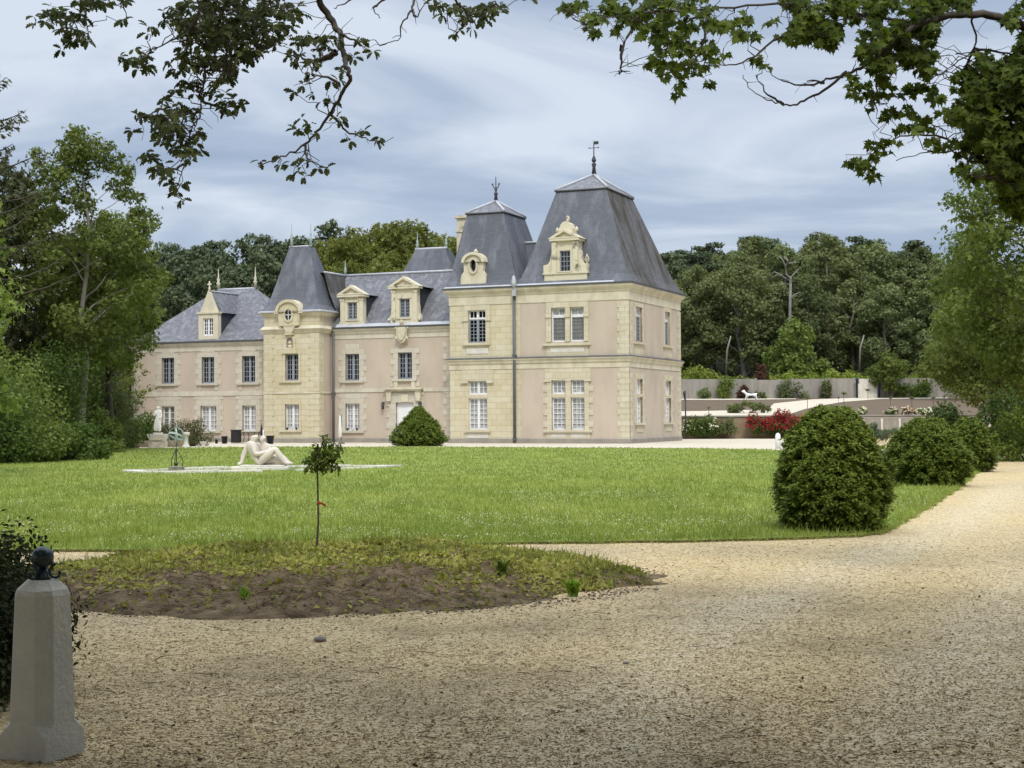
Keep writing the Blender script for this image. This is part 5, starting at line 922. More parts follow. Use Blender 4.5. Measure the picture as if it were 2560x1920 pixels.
    f = {'hip': (0.0, 0, 1.52, .16, .13), 'waist': (0.03, 0, 1.70, .12), 'chest': (0.0, 0, 1.88, .15, .12), 'neck': (-0.01, 0, 2.03, .05), 'head': (0.0, -0.02, 2.13, .085), 'skull': (0.0, 0.0, 2.21, .08), 'shL': (-0.15, 0, 1.92, .065), 'elL': (-0.20, -0.05, 1.70, .05), 'haL': (-0.04, -0.16, 1.82, .035), 'shR': (0.15, 0, 1.92, .065), 'elR': (0.19, -0.03, 1.68, .05), 'haR': (0.10, -0.17, 1.58, .04),
         'thL': (-0.05, 0, 1.30, .15), 'knL': (-0.10, -0.03, 1.12, .125), 'anL': (-0.14, 0, 0.86, .12), 'thR': (0.07, 0, 1.30, .13), 'knR': (0.08, -0.06, 1.10, .10), 'anR': (0.06, 0, 0.86, .10)}
    skin_figure('draped_figure', f, [('hip', 'waist'), ('waist', 'chest'), ('chest', 'neck'), ('neck', 'head'), ('head', 'skull'), ('chest', 'shL'), ('shL', 'elL'), ('elL', 'haL'), ('chest', 'shR'), ('shR', 'elR'), ('elR', 'haR'), ('hip', 'thL'), ('thL', 'knL'), ('knL', 'anL'), ('hip', 'thR'), ('thR', 'knR'), ('knR', 'anR')], 'plaster_white', t)
    # white baluster pedestal
    b = MB(); b.lathe([(0.24, 0), (0.24, 0.06), (0.19, 0.12), (0.13, 0.22), (0.11, 0.35), (0.115, 0.60), (0.17, 0.68), (0.19, 0.72), (0.19, 0.82), (0.15, 0.84)], (0, 0, 0), 20); o = b.build('stone_pedestal', 'whitestone'); o.location = ((465 - 1280) / FPX * 77, 77, 0)
    tag(o, 'white baluster shaped stone pedestal right of the armillary sundial', 'pedestal')
    b = MB(); b.lathe([(0.14, 0), (0.10, 0.06), (0.07, 0.12), (0.12, 0.2), (0.2, 0.30), (0.21, 0.32), (0.17, 0.31)], (0, 0, 0), 14); o = b.build('stone_urn', 'whitestone'); o.location = ((508 - 1280) / FPX * 79, 79, 0)
    tag(o, 'small white stone bowl at the foot of the juniper', 'urn')
    # low rubble wall behind the statue
    b = MB(); b.box(-1.6, 1.4, -0.2, 0.2, 0, 0.34); o = b.build('low_wall', 'ochre', None, 0.04); o.location = ((405 - 1280) / FPX * 82, 81.2, 0); tag(o, 'low rubble wall behind the white standing statue', 'wall')
    # armillary sundial
    p = gnd(437, 1181); t = empty('armillary_sundial', (p.x, p.y + 0.2, 0), 0.0, 'green bronze armillary sundial on a tripod foot set on a grey stone block', 'sundial')
    b = MB(); b.box(-0.20, 0.20, -0.2, 0.2, 0.0, 0.13); b.lathe([(0.22, 0.13), (0.22, 0.17)], (0, 0, 0), 20); b.build('base', 'plinth', t)
    b = MB()
    for k in range(3):
        a = 0.5 + k * 2.094; d = Vector((math.cos(a), math.sin(a), 0)); b.tube([d * 0.19 + Vector((0, 0, 0.17)), d * 0.20 + Vector((0, 0, 0.33)), d * 0.02 + Vector((0, 0, 0.68))], 0.012, 6)
    b.tube([(0, 0, 0.17), (0, 0, 0.86)], [0.016, 0.016], 6); b.ball((0, 0, 0.24), 0.06); b.ball((0, 0, 0.66), 0.03); b.build('tripod', 'bottle', t)
    b = MB(); cz = 1.06; rr = 0.24
    def hoop(ax, r, w=0.022):
        q = ax.to_track_quat('Z', 'Y'); n = 28; L = []
        for i in range(n + 1): a = 2 * math.pi * i / n; L.append([Vector((0, 0, cz)) + q @ Vector(((r + dr) * math.cos(a), (r + dr) * math.sin(a), dz)) for dr, dz in ((0, -w), (0.012, -w), (0.012, w), (0, w))])
        b.loft(L)
    hoop(Vector((0.15, 1, 0.1)), rr); hoop(Vector((0.25, 0.35, 0.9)), rr * 0.96, 0.03); hoop(Vector((0.95, 0.3, 0.1)), rr * 0.92)
    b.tube([(0, 0, 0.80), (0, 0, 1.40)], 0.012, 6); b.lathe([(0.03, 1.30), (0.005, 1.42)], (0, 0, 0), 6); b.build('armillary_sphere', 'verdigris', t)
    # stone kerb of the round bed on the lawn
    far_ = [(305, 1179), (360, 1178), (450, 1175), (560, 1172), (640, 1170), (760, 1168), (880, 1166.5), (1008, 1166.5)]; nr_ = [(940, 1170.5), (860, 1174), (760, 1178), (660, 1180.5), (540, 1182), (440, 1183), (340, 1182)]
    loop = [gnd(x, y, LAWN_Z) for x, y in far_ + nr_]; P = [Vector((q.x, q.y)) for q in loop]; c = sum(P, Vector((0, 0))) / len(P); b = MB()
    for i in range(len(P)):
        p, q = P[i], P[(i + 1) % len(P)]; n = max(1, int((q - p).length / 0.9))
        for k in range(n):
            if (i * 7 + k * 3) % 11 == 4: continue
            a, e = p.lerp(q, (k + 0.03) / n), p.lerp(q, (k + 0.97) / n); ia, ie = a.lerp(c, min(0.4, 0.42 / max(0.5, (c - a).length))), e.lerp(c, min(0.4, 0.42 / max(0.5, (c - e).length))); h = 0.10 + random.uniform(-0.02, 0.02)
            b.mesh([(v.x, v.y, z) for z in (0.0, h) for v in (a, e, ie, ia)], [(0, 1, 5, 4), (1, 2, 6, 5), (2, 3, 7, 6), (3, 0, 4, 7), (4, 5, 6, 7)])
    tag(b.build('stone_kerb', 'whitestone'), 'pale stone kerb of the old round basin lying flat in the lawn round the statue', 'kerb')
    # white bollard by the court
    b = MB(); b.lathe([(0.13, 0), (0.125, 0.5), (0.125, 0.60), (0.10, 0.68), (0.05, 0.73), (0.004, 0.745)], (0, 0, 0), 14); o = b.build('bollard', 'white'); p = gnd(1945, 1122); o.location = p; tag(o, 'short white post at the edge of the pale court, left of the largest clipped yew', 'bollard')
    # pots, bin, table and folded parasol before the facade
    def pot(px, Y, r, h, lab, mm='black'):
        b = MB(); b.lathe([(r * 0.78, 0), (r, h * 0.9), (r * 1.06, h * 0.9), (r * 1.06, h), (r * 0.9, h), (r * 0.85, h * 0.9)], (0, 0, 0), 18); o = b.build('flower_pot', mm); o.location = ((px - 1280) / FPX * Y, Y, 0.004); tag(o, lab, 'pot')
    pot(561, 90, 0.19, 0.46, 'black flower pot left of the tall dark bin'); pot(675, 88.5, 0.24, 0.50, 'wide black planter at the foot of the left tower'); pot(541, 90.5, 0.10, 0.26, 'smallest black pot beside the juniper'); 
    t = empty('waste_bin', ((590 - 1280) / FPX * 90, 90, 0.004), -R(23), 'tall black bin standing against the left wing wall', 'bin'); b = MB(); b.box(-0.24, 0.24, -0.22, 0.22, 0.05, 0.78); b.build('body', 'black', t, 0.02); b = MB(); b.box(-0.27, 0.27, -0.25, 0.25, 0.785, 0.85); b.build('lid', 'black', t, 0.02)
    t = empty('garden_table', ((628 - 1280) / FPX * 90, 90, 0.004), -R(23), 'dark oval garden table behind the seated couple', 'table'); b = MB(); b.lathe([(0.62, 0.66), (0.62, 0.70)], (0, 0, 0), 24, 0, 1, 0.7); b.build('table_top', 'black', t)
    for sx in (-0.4, 0.4):
        for sy in (-0.25, 0.25): b = MB(); b.tube([(sx, sy, 0.66), (sx * 0.85, sy, 0.35), (sx * 1.1, sy * 1.1, 0)], 0.02, 6); b.build('leg', 'black', t)
    t = empty('folded_parasol', ((849 - 1280) / FPX * 87.5, 87.5, 0.004), 0, 'folded white parasol on a dark pole between the drainpipe and the window', 'parasol'); b = MB(); b.tube([(0.1, 0, 0), (0.1, 0, 1.72)], 0.025, 8); b.lathe([(0.2, 0), (0.2, 0.06), (0.04, 0.1), (0.04, 0.4)], (0.1, 0, 0), 14); b.build('pole', 'zincdark', t); b = MB(); b.lathe([(0.05, 0.36), (0.12, 0.42), (0.10, 0.9), (0.07, 1.4), (0.02, 1.68)], (0.02, 0, 0), 12); b.build('canopy', 'cloth', t)
    t = empty('folded_parasol', ((657.5 - 1280) / FPX * 88.6, 88.6, 0.004), 0, 'thin folded parasol on a white pole beside the wide black planter', 'parasol'); b = MB(); b.tube([(0, 0, 0), (0, 0, 0.85)], 0.03, 8); b.build('pole', 'white', t); b = MB(); b.lathe([(0.06, 0.5), (0.08, 0.6), (0.05, 1.0), (0.012, 1.25)], (-0.1, 0, 0), 10); b.build('canopy', 'black', t)
    # things on the window sills of the ground floor
    Cm = CH.matrix_basis
    def sill(a, bb, z, k, mm, lab, r=0.07, h=0.16): 
        b = MB(); b.lathe([(r * 0.6, 0), (r, h * 0.6), (r * 0.7, h * 0.75), (r * 0.9, h)], (0, 0, 0), 8); o = b.build('sill_pot', mm); ang = R(23); o.location = (6.65 + a * math.cos(ang) + bb * math.sin(ang), 84 - a * math.sin(ang) + bb * math.cos(ang), z); tag(o, lab, 'pot', 'small pots on the ground floor sills')
    for i, (a, mm) in enumerate(((-22.2, 'black'), (-21.85, 'whitestone'), (-21.55, 'black'))): sill(a, -0.55, 0.805, i, mm, ('small dark pot at the left end of the tower sill', 'small white pot in the middle of the tower sill', 'small dark pot at the right end of the tower sill')[i])
    for i, a in enumerate((-18.75, -18.42, -18.1)): sill(a, 0.95, 0.745, i, ('black', 'whitestone', 'black')[i], ('dark pot on the sill nearest the drainpipe, below the paned window', 'pale pot between two dark ones on the sill right of the drainpipe', 'dark pot at the door side of the sill right of the drainpipe')[i])
build_statues()

def build_garden():
    """terraced garden right of the chateau"""
    b = MB(); tz = lambda y: 1.5 + 1.75 * (y - 100) / 50.0
    b.mesh([(4, 100, tz(100)), (75, 100, tz(100)), (75, 152, tz(152)), (4, 152, tz(152)), (4, 100, 0), (75, 100, 0)], [(0, 1, 2, 3), (4, 5, 1, 0)]); tag(b.build('garden_terrace', 'bed'), kind='structure')
    def tpt(px, py):
        d = ray(px, py); k = 1.75 / 50; t = (1.5 - k * 100 - CAMZ) / (d[2] - k * d[1]); return (d[0] * t, d[1] * t)
    def strip(name, pts, m, dz):
        b = MB(); P = [tpt(*p) for p in pts]; b.face([(x, y, tz(y) + dz) for x, y in P]); tag(b.build(name, m), kind='structure')
    strip('garden_path', [(1690, 1041), (1690, 1029), (1810, 1027), (1920, 1024), (1935, 1009), (2030, 999), (2150, 994.5), (2370, 991.5), (2370, 996), (2200, 998), (2110, 1005), (2060, 1013), (2010, 1024), (1980, 1034), (1940, 1041)], 'palegravel', 0.02)
    strip('upper_path', [(1690, 1000), (1690, 997), (1840, 996), (1990, 995), (1990, 998), (1840, 1000)], 'palegravel', 0.02)
    b = MB(); b.frame((0, 99.96, 0), (1, 0, 0), (0, -1, 0)).box(9, 27.5, 0.0, 0.35, 0, 1.46); b.box(9, 27.5, -0.05, 0.42, 1.46, 1.56, 1); tag(b.build('retaining_wall', ('ochre', 'concrete')), 'low ochre retaining wall under the rose bed right of the chateau', 'wall')
    # railing farther right
    t = empty('terrace_railing', (28, 99.4, 0), 0, 'grey green terrace railing with pale posts behind the second clipped yew', 'railing'); b = MB(); b.frame((0, 0, 0), (1, 0, 0), (0, -1, 0)).box(-4.5, 6, -0.05, 0.05, 1.28, 1.42); b.box(-4.5, 6, -0.04, 0.04, 0.55, 1.28, 1); b.build('rail', ('plinth', 'concrete'), t)
    for x in np.arange(-4.4, 6.1, 1.2): b = MB(); b.box(x - 0.07, x + 0.07, -0.1, 0.1, 0, 1.30); b.build('post', 'whitestone', t)
    # grey concrete garden wall in panels
    t = empty('garden_wall', (30, 150, 3.2), 0, 'long grey concrete panel wall at the back of the garden', 'wall')
    xs = [-13.6, -8.9, -5.3, -1.6, 2.1, 4.95, 6.9, 10.5, 14.2, 18]
    for i in range(len(xs) - 1):
        if i == 5: continue
        b = MB(); h = 1.98 + random.uniform(-0.06, 0.06); b.box(xs[i] + 0.1, xs[i + 1] - 0.1, -0.08 + random.uniform(-.02, .02), 0.08, -0.4, h); b.build('panel', 'concrete', t)
    for x in xs: b = MB(); b.box(x - 0.1, x + 0.1, -0.13, 0.13, -0.4, 2.12); b.build('post', 'concrete', t)
    b = MB(); b.frame((0, 0, 0), (1, 0, 0), (0, -1, 0)); b.box(-0.85, 0.85, -0.1, 0.1, 0, 1.95); b.box(-0.98, 0.98, -0.12, 0.12, 0, 1.45); g = b.build('stone_gate_panel', 'whitestone'); g.location = (35.95, 149.7, 3.24); tag(g, 'pale whitewashed stone panel set in the gap of the grey garden wall', 'panel')
    for dx, lab in ((-1.12, 'left dark blue post beside the pale stone panel'), (1.12, 'right dark blue post beside the pale stone panel')): b = MB(); b.lathe([(0.10, 0), (0.10, 1.7), (0.15, 1.72), (0.15, 2.0), (0.04, 2.06)], (0, 0, 0), 10); o = b.build('gate_post', 'bluedark'); o.location = (35.95 + dx, 149.4, 3.24); tag(o, lab, 'post')
    G = lambda px, py: Vector((*tpt(px, py), tz(tpt(px, py)[1])))
    for px, lab in ((1942, 'small white marker cone left of the standard rose at the garden wall'), (1998, 'small white marker cone right of the standard rose at the garden wall')): b = MB(); b.lathe([(0.19, 0), (0.15, 0.3), (0.09, 0.42), (0.02, 0.45)], (0, 0, 0), 10); o = b.build('marker_cone', 'whitestone'); o.location = G(px, 993); tag(o, lab, 'cone')
    # white animal figure on the lawn bed
    t = empty('dog_statue', G(1875, 1005) + Vector((0, 0, 0.15)), 0, 'small white statue of a dog on the far garden bed', 'statue')
    d = {'chest': (-0.25, 0, 0.52, .13), 'belly': (0.15, 0, 0.50, .10), 'rump': (0.45, 0, 0.50, .12), 'neck': (-0.45, 0, 0.70, .09), 'head': (-0.58, 0, 0.85, .11), 'muz': (-0.78, 0, 0.80, .055), 'ear': (-0.52, 0.06, 0.98, .03), 'fl': (-0.36, -0.08, 0.28, .05), 'flf': (-0.48, -0.08, 0.0, .045), 'fr': (-0.2, 0.08, 0.28, .05), 'frf': (-0.28, 0.08, 0, .045), 'hl': (0.58, -0.08, 0.30, .06), 'hlf': (0.62, -0.08, 0, .045), 'hr': (0.48, 0.08, 0.28, .06), 'hrf': (0.56, 0.08, 0, .045), 'tail': (0.68, 0, 0.66, .03)}
    skin_figure('body', d, [('chest', 'belly'), ('belly', 'rump'), ('chest', 'neck'), ('neck', 'head'), ('head', 'muz'), ('head', 'ear'), ('chest', 'fl'), ('fl', 'flf'), ('chest', 'fr'), ('fr', 'frf'), ('rump', 'hl'), ('hl', 'hlf'), ('rump', 'hr'), ('hr', 'hrf'), ('rump', 'tail')], 'white', t)
    p = G(1870, 1033); make_bush('wide low clipped green bush on the garden terrace under the dog statue', 'shrub', 3.4, 0.95, 'olive', 3600, 0.13, p, 'clipped_bush', 'tuft', 26, depth=1.6)
    for px, w, h, lm, lab, ptl in ((1735, 1.9, 1.45, 'shrub', 'rose bush with cream blossoms beside the chateau corner', ('petal_white', 40, 0.17)), (1770, 1.9, 1.35, 'shrub', 'second cream rose bush before the ochre wall', ('petal_white', 24, 0.17)), (1815, 2.0, 1.3, 'olive', 'green climbing plant without blossoms on the ochre wall', None), (1900, 2.4, 1.55, 'shrub', 'crimson rose bush on the ochre wall', ('petal_red', 300, 0.16)), (1955, 2.6, 1.75, 'shrub', 'tallest crimson rose bush beside the white post', ('petal_red', 360, 0.16))):
        x = (px - 1280) / FPX * 99.2; make_bush(lab, 'rose bush', w, h, lm, 1800, 0.14, (x, 99.0, 0.25), 'rose_bush', 'leaf', 18, depth=0.9, petals=ptl)
    for px, pm, lab in ((2095, 'petal_pink', 'pale pink rose bush at the terrace edge, above the largest yew'), (2150, 'petal_white', 'small cream rose bush right of the pale pink one'), (2235, 'petal_white', 'cream rose bush above the terrace railing'), (2270, 'petal_pink', 'pinkish rose bush in the middle above the railing'), (2315, 'petal_white', 'yellowish rose bush at the right end above the railing')):
        x = (px - 1280) / FPX * 101; make_bush(lab, 'rose bush', 1.3, 0.62, 'shrub', 500, 0.12, (x, 101, 1.5), 'rose_bush', 'leaf', 9, depth=0.7, petals=(pm, 34, 0.17))
    # young standard roses on the terrace
    src = None
    for i, (px, py, hpx) in enumerate(((1772, 1037, 20), (1980, 992, 22), (2019, 1022, 32), (2096, 1010, 18), (2110, 1008, 28), (2170, 998, 26), (2226, 1012, 20), (2280, 1018, 26), (2333, 1014, 22), (2278, 1032, 14))):
        p = G(px, py); s = hpx / FPX * p.y
        if src is None:
            t = empty('standard_rose', p, 0); b = MB(); b.tube([(0, 0, 0), (0.02, 0, 0.5), (0, 0, 0.85)], 0.022, 5); b.build('trunk', 'bark', t); C = [(0, 0, 0.85), (0.1, 0, 0.9), (-0.1, 0.05, 0.85), (0.02, -0.08, 0.95)]; P, nr, v = clump_points(C, [(0.16, 0.16, 0.1)] * 4, 28, 0.3); leaves('crown', P, nr, 0.12, 'leaf', 'leaf_wood', t, None, v); src = t; t.scale = (s, s, s); t['category'] = 'rose'; t['group'] = 'young standard roses on the garden beds'; t['label'] = 'young standard rose with a small round head on a thin stem'
        else: dup(src, p, random.random() * 6, s)
    # ivy, dark shrubs along the wall, black pole by the corner
    for px, y, w, h, lm, lab in ((1815, 993, 1.6, 2.6, 'fresh', 'bright climber growing up the grey wall at the left'), (1760, 993, 1.5, 1.3, 'wood', 'dark little shrub at the foot of the grey wall, at the left end'), (1858, 993, 1.3, 1.4, 'rust', 'reddish shrub at the foot of the grey wall'), (1975, 993, 3.4, 1.95, 'wood', 'wide dark shrub against the grey wall'), (1898, 993, 2.0, 0.8, 'olive', 'low olive plant at the wall beside the reddish shrub'), (2066, 975, 0.8, 2.1, 'olive', 'thin climber strip on the grey wall'), (2260, 993, 2.6, 1.6, 'shrub', 'green shrub at the wall under the small bright tree'), (2310, 993, 2.4, 2.0, 'shrub', 'green shrub covering the right part of the grey wall'), (1917, 925, 1.6, 1.9, 'rust', 'dark bare bush above the top of the grey wall')):
        x = (px - 1280) / FPX * 149.2; z = 3.2 if y > 940 else 5.0; make_bush(lab, 'shrub', w, h, lm, 1100, 0.22, (x, 149.2 if z < 4 else 152.5, z), 'wall_plant', 'tuft', 14, depth=0.9)
    p = gnd(1711, 1096); b = MB(); b.tube([(0, 0, 0), (0, 0, 3.2)], 0.05, 8); b.tube([(0.0, 0, 2.5), (-0.12, 0, 3.1), (0, 0, 3.22)], 0.05, 6); o = b.build('lamp_pole', 'iron'); o.location = (11.55, 98.6, 0); tag(o, 'slim black iron pole beside the chateau corner', 'pole')
build_garden()

# ------------------------------------------------------------------ foreground: bollard, mound, sapling
def build_foreground():
    t = empty('stone_bollard', (-2.235, 7.05, 0), R(-24), 'grey octagonal stone bollard crowned by a dark green metal ball, at the left edge', 'bollard')
    def octl(w, ch, z): h = w / 2; c = h - ch; return [Vector(p + (z,)) for p in ((-c, -h), (c, -h), (h, -c), (h, c), (c, h), (-c, h), (-h, c), (-h, -c))]
    b = MB(); b.loft([octl(0.278, 0.004, -0.02), octl(0.275, 0.004, 0.10), octl(0.272, 0.012, 0.125), octl(0.268, 0.062, 0.17), octl(0.232, 0.058, 0.765), octl(0.215, 0.052, 0.79), octl(0.13, 0.035, 0.835)], 0); b.face(octl(0.13, 0.035, 0.835)); b.build('post', 'bollard', t, 0.006)
    b = MB(); b.ball((0, 0, 0.940), 0.052, 0, 24, 16); b.lathe([(0.045, 0.835), (0.03, 0.85), (0.022, 0.89)], (0, 0, 0), 12)
    for s in (0.4, 2.5, 4.6):
        d = Vector((math.cos(s), math.sin(s), 0)); e = Vector((0, 0, 1)); pts = []
        for k in range(16): a = k / 15 * 5.2; r = 0.040 - 0.0056 * a * 0.9; pts.append(d * (0.066 + r * math.cos(a + 1.6)) + e * (0.868 + r * math.sin(a + 1.6)))
        b.tube([d * 0.012 + e * 0.905, d * 0.035 + e * 0.912] + pts, 0.0075, 6)
    b.build('ball_finial', 'bottle', t)
    # mound of soil
    c = Vector((-1.95, 14.65)); ax, ay = 3.25, 2.75; b = MB(); n, mth = 80, 26; from mathutils import noise
    def mz(x, y):
        u, v = (x - c.x) / ax, (y - c.y) / ay; r = math.hypot(u, v) + 0.13 * noise.noise(Vector((x * 0.8, y * 0.8, 3))) + 0.06 * noise.noise(Vector((x * 2.6, y * 2.6, 8))); 
        r = max(0.0, r)
        if r >= 1: return -0.03
        h = 0.25 * (1 - r ** 3.2) * (0.9 + 0.25 * noise.noise(Vector((x * 0.5, y * 0.5, 0)))); return h + (0.07 * noise.noise(Vector((x * 2.6, y * 2.6, 1))) + 0.035 * noise.noise(Vector((x * 7, y * 7, 2))) + 0.018 * noise.noise(Vector((x * 17, y * 17, 2)))) * min(1, 3 * (1 - r))
    nx, ny = 260, 180; V = []; xs = np.linspace(c.x - ax * 1.12, c.x + ax * 1.12, nx); ys = np.linspace(c.y - ay * 1.12, c.y + ay * 1.12, ny)
    V = [(x, y, mz(x, y)) for y in ys for x in xs]; F = [(j * nx + i, j * nx + i + 1, (j + 1) * nx + i + 1, (j + 1) * nx + i) for j in range(ny - 1) for i in range(nx - 1)]
    F = [f for f in F if max(V[k][2] for k in f) > -0.029]; b.mesh(V, F, 0, True); tag(b.build('soil_mound', 'soil'), kind='structure')
    # weeds over the mound, thick on top and at the back
    P = np.stack([rng.uniform(c.x - ax, c.x + ax, 60000), rng.uniform(c.y - ay, c.y + ay, 60000)], 1); z = np.array([mz(x, y) for x, y in P]); fr = (P[:, 1] - (c.y - ay)) / (2 * ay)
    nz = np.array([noise.noise(Vector((x * 1.3, y * 1.3, 5))) for x, y in P]); keep = (z > 0.0) & (rng.random(len(P)) < np.clip((fr - 0.17 + 0.30 * nz) * 3.4, 0.06, 1.0)); P, z, nz = P[keep], z[keep], nz[keep]; Q = np.column_stack([P, z + 0.004])
    o = leaves('weeds', Q, rng.normal(size=Q.shape) * 0.6 + np.array([0, -0.3, 1]), rng.uniform(0.03, 0.085, len(Q)), 'leaf', 'leaf_weed', None, rng.normal(size=Q.shape) + np.array([0, 0, 0.5]), np.clip(0.5 + nz + rng.normal(size=len(Q)) * 0.2, 0, 1)); tag(o, kind='stuff')
    k = rng.choice(len(Q), 2600); o = leaves('grass_weeds', Q[k], rng.normal(size=(2600, 3)) + np.array([0, -1, 0]), rng.uniform(0.05, 0.16, 2600), 'blade', 'leaf_fresh', None, rng.normal(size=(2600, 3)) * 0.3 + np.array([0, 0, 1]), None, 0.10); tag(o, kind='stuff')
    # clods and straw on the bare front
    P = np.stack([rng.uniform(c.x - ax, c.x + ax, 5200), rng.uniform(c.y - ay, c.y + ay * 0.2, 5200)], 1); z = np.array([mz(x, y) for x, y in P]); kq = z > -0.01; Q = np.column_stack([P[kq], z[kq]]); o = leaves('soil_clods', Q, rng.normal(size=Q.shape), rng.uniform(0.012, 0.05, len(Q)) * rng.random(len(Q)) ** 0.5, 'stone', 'clod', None); tag(o, kind='stuff')
    o = leaves('straw', Q[:2600] + np.array([0, 0, 0.012]), rng.normal(size=(len(Q[:2600]), 3)) * 0.4 + np.array([0, -0.4, 1]), rng.uniform(0.03, 0.16, len(Q[:2600])), 'stick', 'litter', None, rng.normal(size=(len(Q[:2600]), 3)) * np.array([1, .6, .25])); tag(o, kind='stuff')
    a = rng.random(3600) * 6.283; rr = 1.0 + rng.normal(size=3600) * 0.035; E = np.column_stack([c.x + ax * rr * np.cos(a), c.y + ay * rr * np.sin(a), np.full(3600, 0.004)]); o = leaves('loose_soil', E, rng.normal(size=E.shape), rng.uniform(0.01, 0.05, 3600) * rng.random(3600) ** 0.5, 'stone', 'clod', None); tag(o, kind='stuff')
    # two leafy weeds at the foot of the mound
    for px, py, nb, hh, lab in ((1432, 1492, 34, 0.20, 'bright green grass tuft at the right foot of the soil mound'), (610, 1528, 14, 0.13, 'small bright green weed at the front foot of the soil mound'), (1255, 1440, 40, 0.20, 'clump of darker grass on the right shoulder of the soil mound')):
        p = gnd(px, py); p.z = max(0, mz(p.x, p.y)) if py > 1460 else 0.12
        if py < 1460: p = gnd(px, py, 0.14)
        t = empty('weed_plant', p, 0, lab, 'plant'); a = rng.random(nb) * 6.28; tip = np.stack([np.cos(a) * 0.6, np.sin(a) * 0.6, np.full(nb, 1.0)], 1) + rng.normal(size=(nb, 3)) * 0.15; leaves('foliage', np.stack([np.cos(a) * 0.05, np.sin(a) * 0.05, np.zeros(nb)], 1), np.stack([np.cos(a), np.sin(a), np.full(nb, 0.6)], 1), rng.uniform(0.6, 1.1, nb) * hh, 'leaf', 'leaf_bright' if py > 1460 else 'leaf_fresh', t, tip, None, 0.55)
    for k, (px, py, lab) in enumerate(((800, 1604, 'lone grey stone lying on the gravel in front of the mound'), (1640, 1475, 'small dark stone at the right tip of the soil mound'), (1565, 1660, 'small dark stone in the middle of the gravel'))):
        b = MB(); b.lathe([(0.02, 0), (0.05, 0.008), (0.055, 0.022), (0.035, 0.042), (0.006, 0.048)], (0, 0, 0), 9, 0, 1.0, 0.75); o = b.build('stone', 'plinth'); o.location = gnd(px, py, 0.004); s_ = (0.85, 0.5, 0.4)[k]; o.scale = (s_, s_, s_); tag(o, lab, 'stone')
    # sapling with red ribbon
    p = at(792, 1376, 15.4); t = empty('sapling', p, 0, 'thin young tree with a small leafy head and a red ribbon, planted on the mound', 'tree'); q = lambda x, y: at(x, y, 15.4) - p
    path = [q(792, 1385), q(793, 1350), q(796, 1300), q(795, 1255), q(794, 1210), q(793, 1170), q(797, 1140), q(808, 1100), q(814, 1085)]; b = MB(); b.tube(path, [0.014, 0.012, 0.011, 0.010, 0.010, 0.010, 0.008, 0.005, 0.003], 7)
    tw = [[(793, 1172), (775, 1160), (758, 1150)], [(794, 1165), (815, 1150), (845, 1128)], [(796, 1145), (780, 1130), (770, 1120)], [(797, 1140), (820, 1130), (852, 1115)], [(800, 1125), (790, 1110), (785, 1105)], [(793, 1175), (810, 1172), (835, 1168)], [(794, 1170), (780, 1172), (770, 1168)], [(806, 1108), (830, 1105), (845, 1098)]]
    for pl in tw: b.tube([q(*x) + Vector((0, random.uniform(-.12, .12) * k, 0)) for k, x in enumerate(pl)], [0.005, 0.004, 0.002], 5)
    b.build('trunk', 'bark', t); C, RR = [], []
    for x, y, r in ((775, 1150, 14), (790, 1160, 16), (805, 1165, 16), (820, 1155, 18), (835, 1145, 14), (845, 1125, 10), (825, 1130, 15), (805, 1135, 16), (785, 1135, 13), (768, 1150, 9), (812, 1110, 12), (828, 1112, 10), (850, 1115, 7), (790, 1115, 8), (814, 1090, 6), (835, 1170, 10), (775, 1170, 9), (810, 1178, 8)):
        v_ = q(x, y); C.append((v_.x, random.uniform(-.12, .12), v_.z)); rr = r / FPX * 15.4; RR.append((rr, rr * 1.3, rr))
    P, nr, v = clump_points(C, RR, 30, 0.2); leaves('crown', P, nr, rng.uniform(0.04, 0.072, len(P)), 'leaf', 'leaf_sapling', t, rng.normal(size=P.shape) + np.array([0, 0, -0.7]), v)
    b = MB(); w = q(796, 1257); s = 0.0042; b.loft([[w + Vector((s * x, -0.015, s * y)), w + Vector((s * x2, -0.012, s * y2))] for (x, y, x2, y2) in ((-2, 2, -2, -3), (2, 2.5, 2, -3), (8, 1, 7, -4), (15, -2, 13, -7), (19, -5, 17, -10))]); b.lathe([(0.014, -0.02), (0.014, 0.015)], w, 8); b.build('ribbon', 'red', t)
TPL['stone'] = (np.array([(0.5, 0, 0.05), (0, 0.42, 0), (-0.45, 0.05, 0.02), (0.05, -0.5, 0), (0.05, 0.0, 0.33), (0, 0, -0.25)]), [(0, 1, 4), (1, 2, 4), (2, 3, 4), (3, 0, 4), (1, 0, 5), (2, 1, 5), (3, 2, 5), (0, 3, 5)])
TPL['stick'] = (np.array([(-0.018, 0, 0), (0.018, 0, 0), (0.0, 0, 0.03), (-0.012, 0.55, 0.05), (0.02, 0.52, 0.05), (0.004, 0.53, 0.075), (0.07, 1.0, 0.02), (0.085, 1.0, 0.02), (0.078, 1.0, 0.035)]), [(0, 1, 4), (0, 4, 3), (1, 2, 5), (1, 5, 4), (2, 0, 3), (2, 3, 5), (3, 4, 7), (3, 7, 6), (4, 5, 8), (4, 8, 7), (5, 3, 6), (5, 6, 8)])
M['clod'] = leafmat('soil_clod', (0.07, 0.05, 0.036), (0.24, 0.19, 0.14), 0.0, 0.95, 0.1)
M['pebble'] = leafmat('pebble', (0.23, 0.16, 0.08), (0.62, 0.49, 0.295), 0.0, 0.9, 0.15)
M['litter'] = leafmat('leaf_litter', (0.06, 0.042, 0.027), (0.24, 0.17, 0.095), 0.1, 0.9, 0.1)
build_foreground()

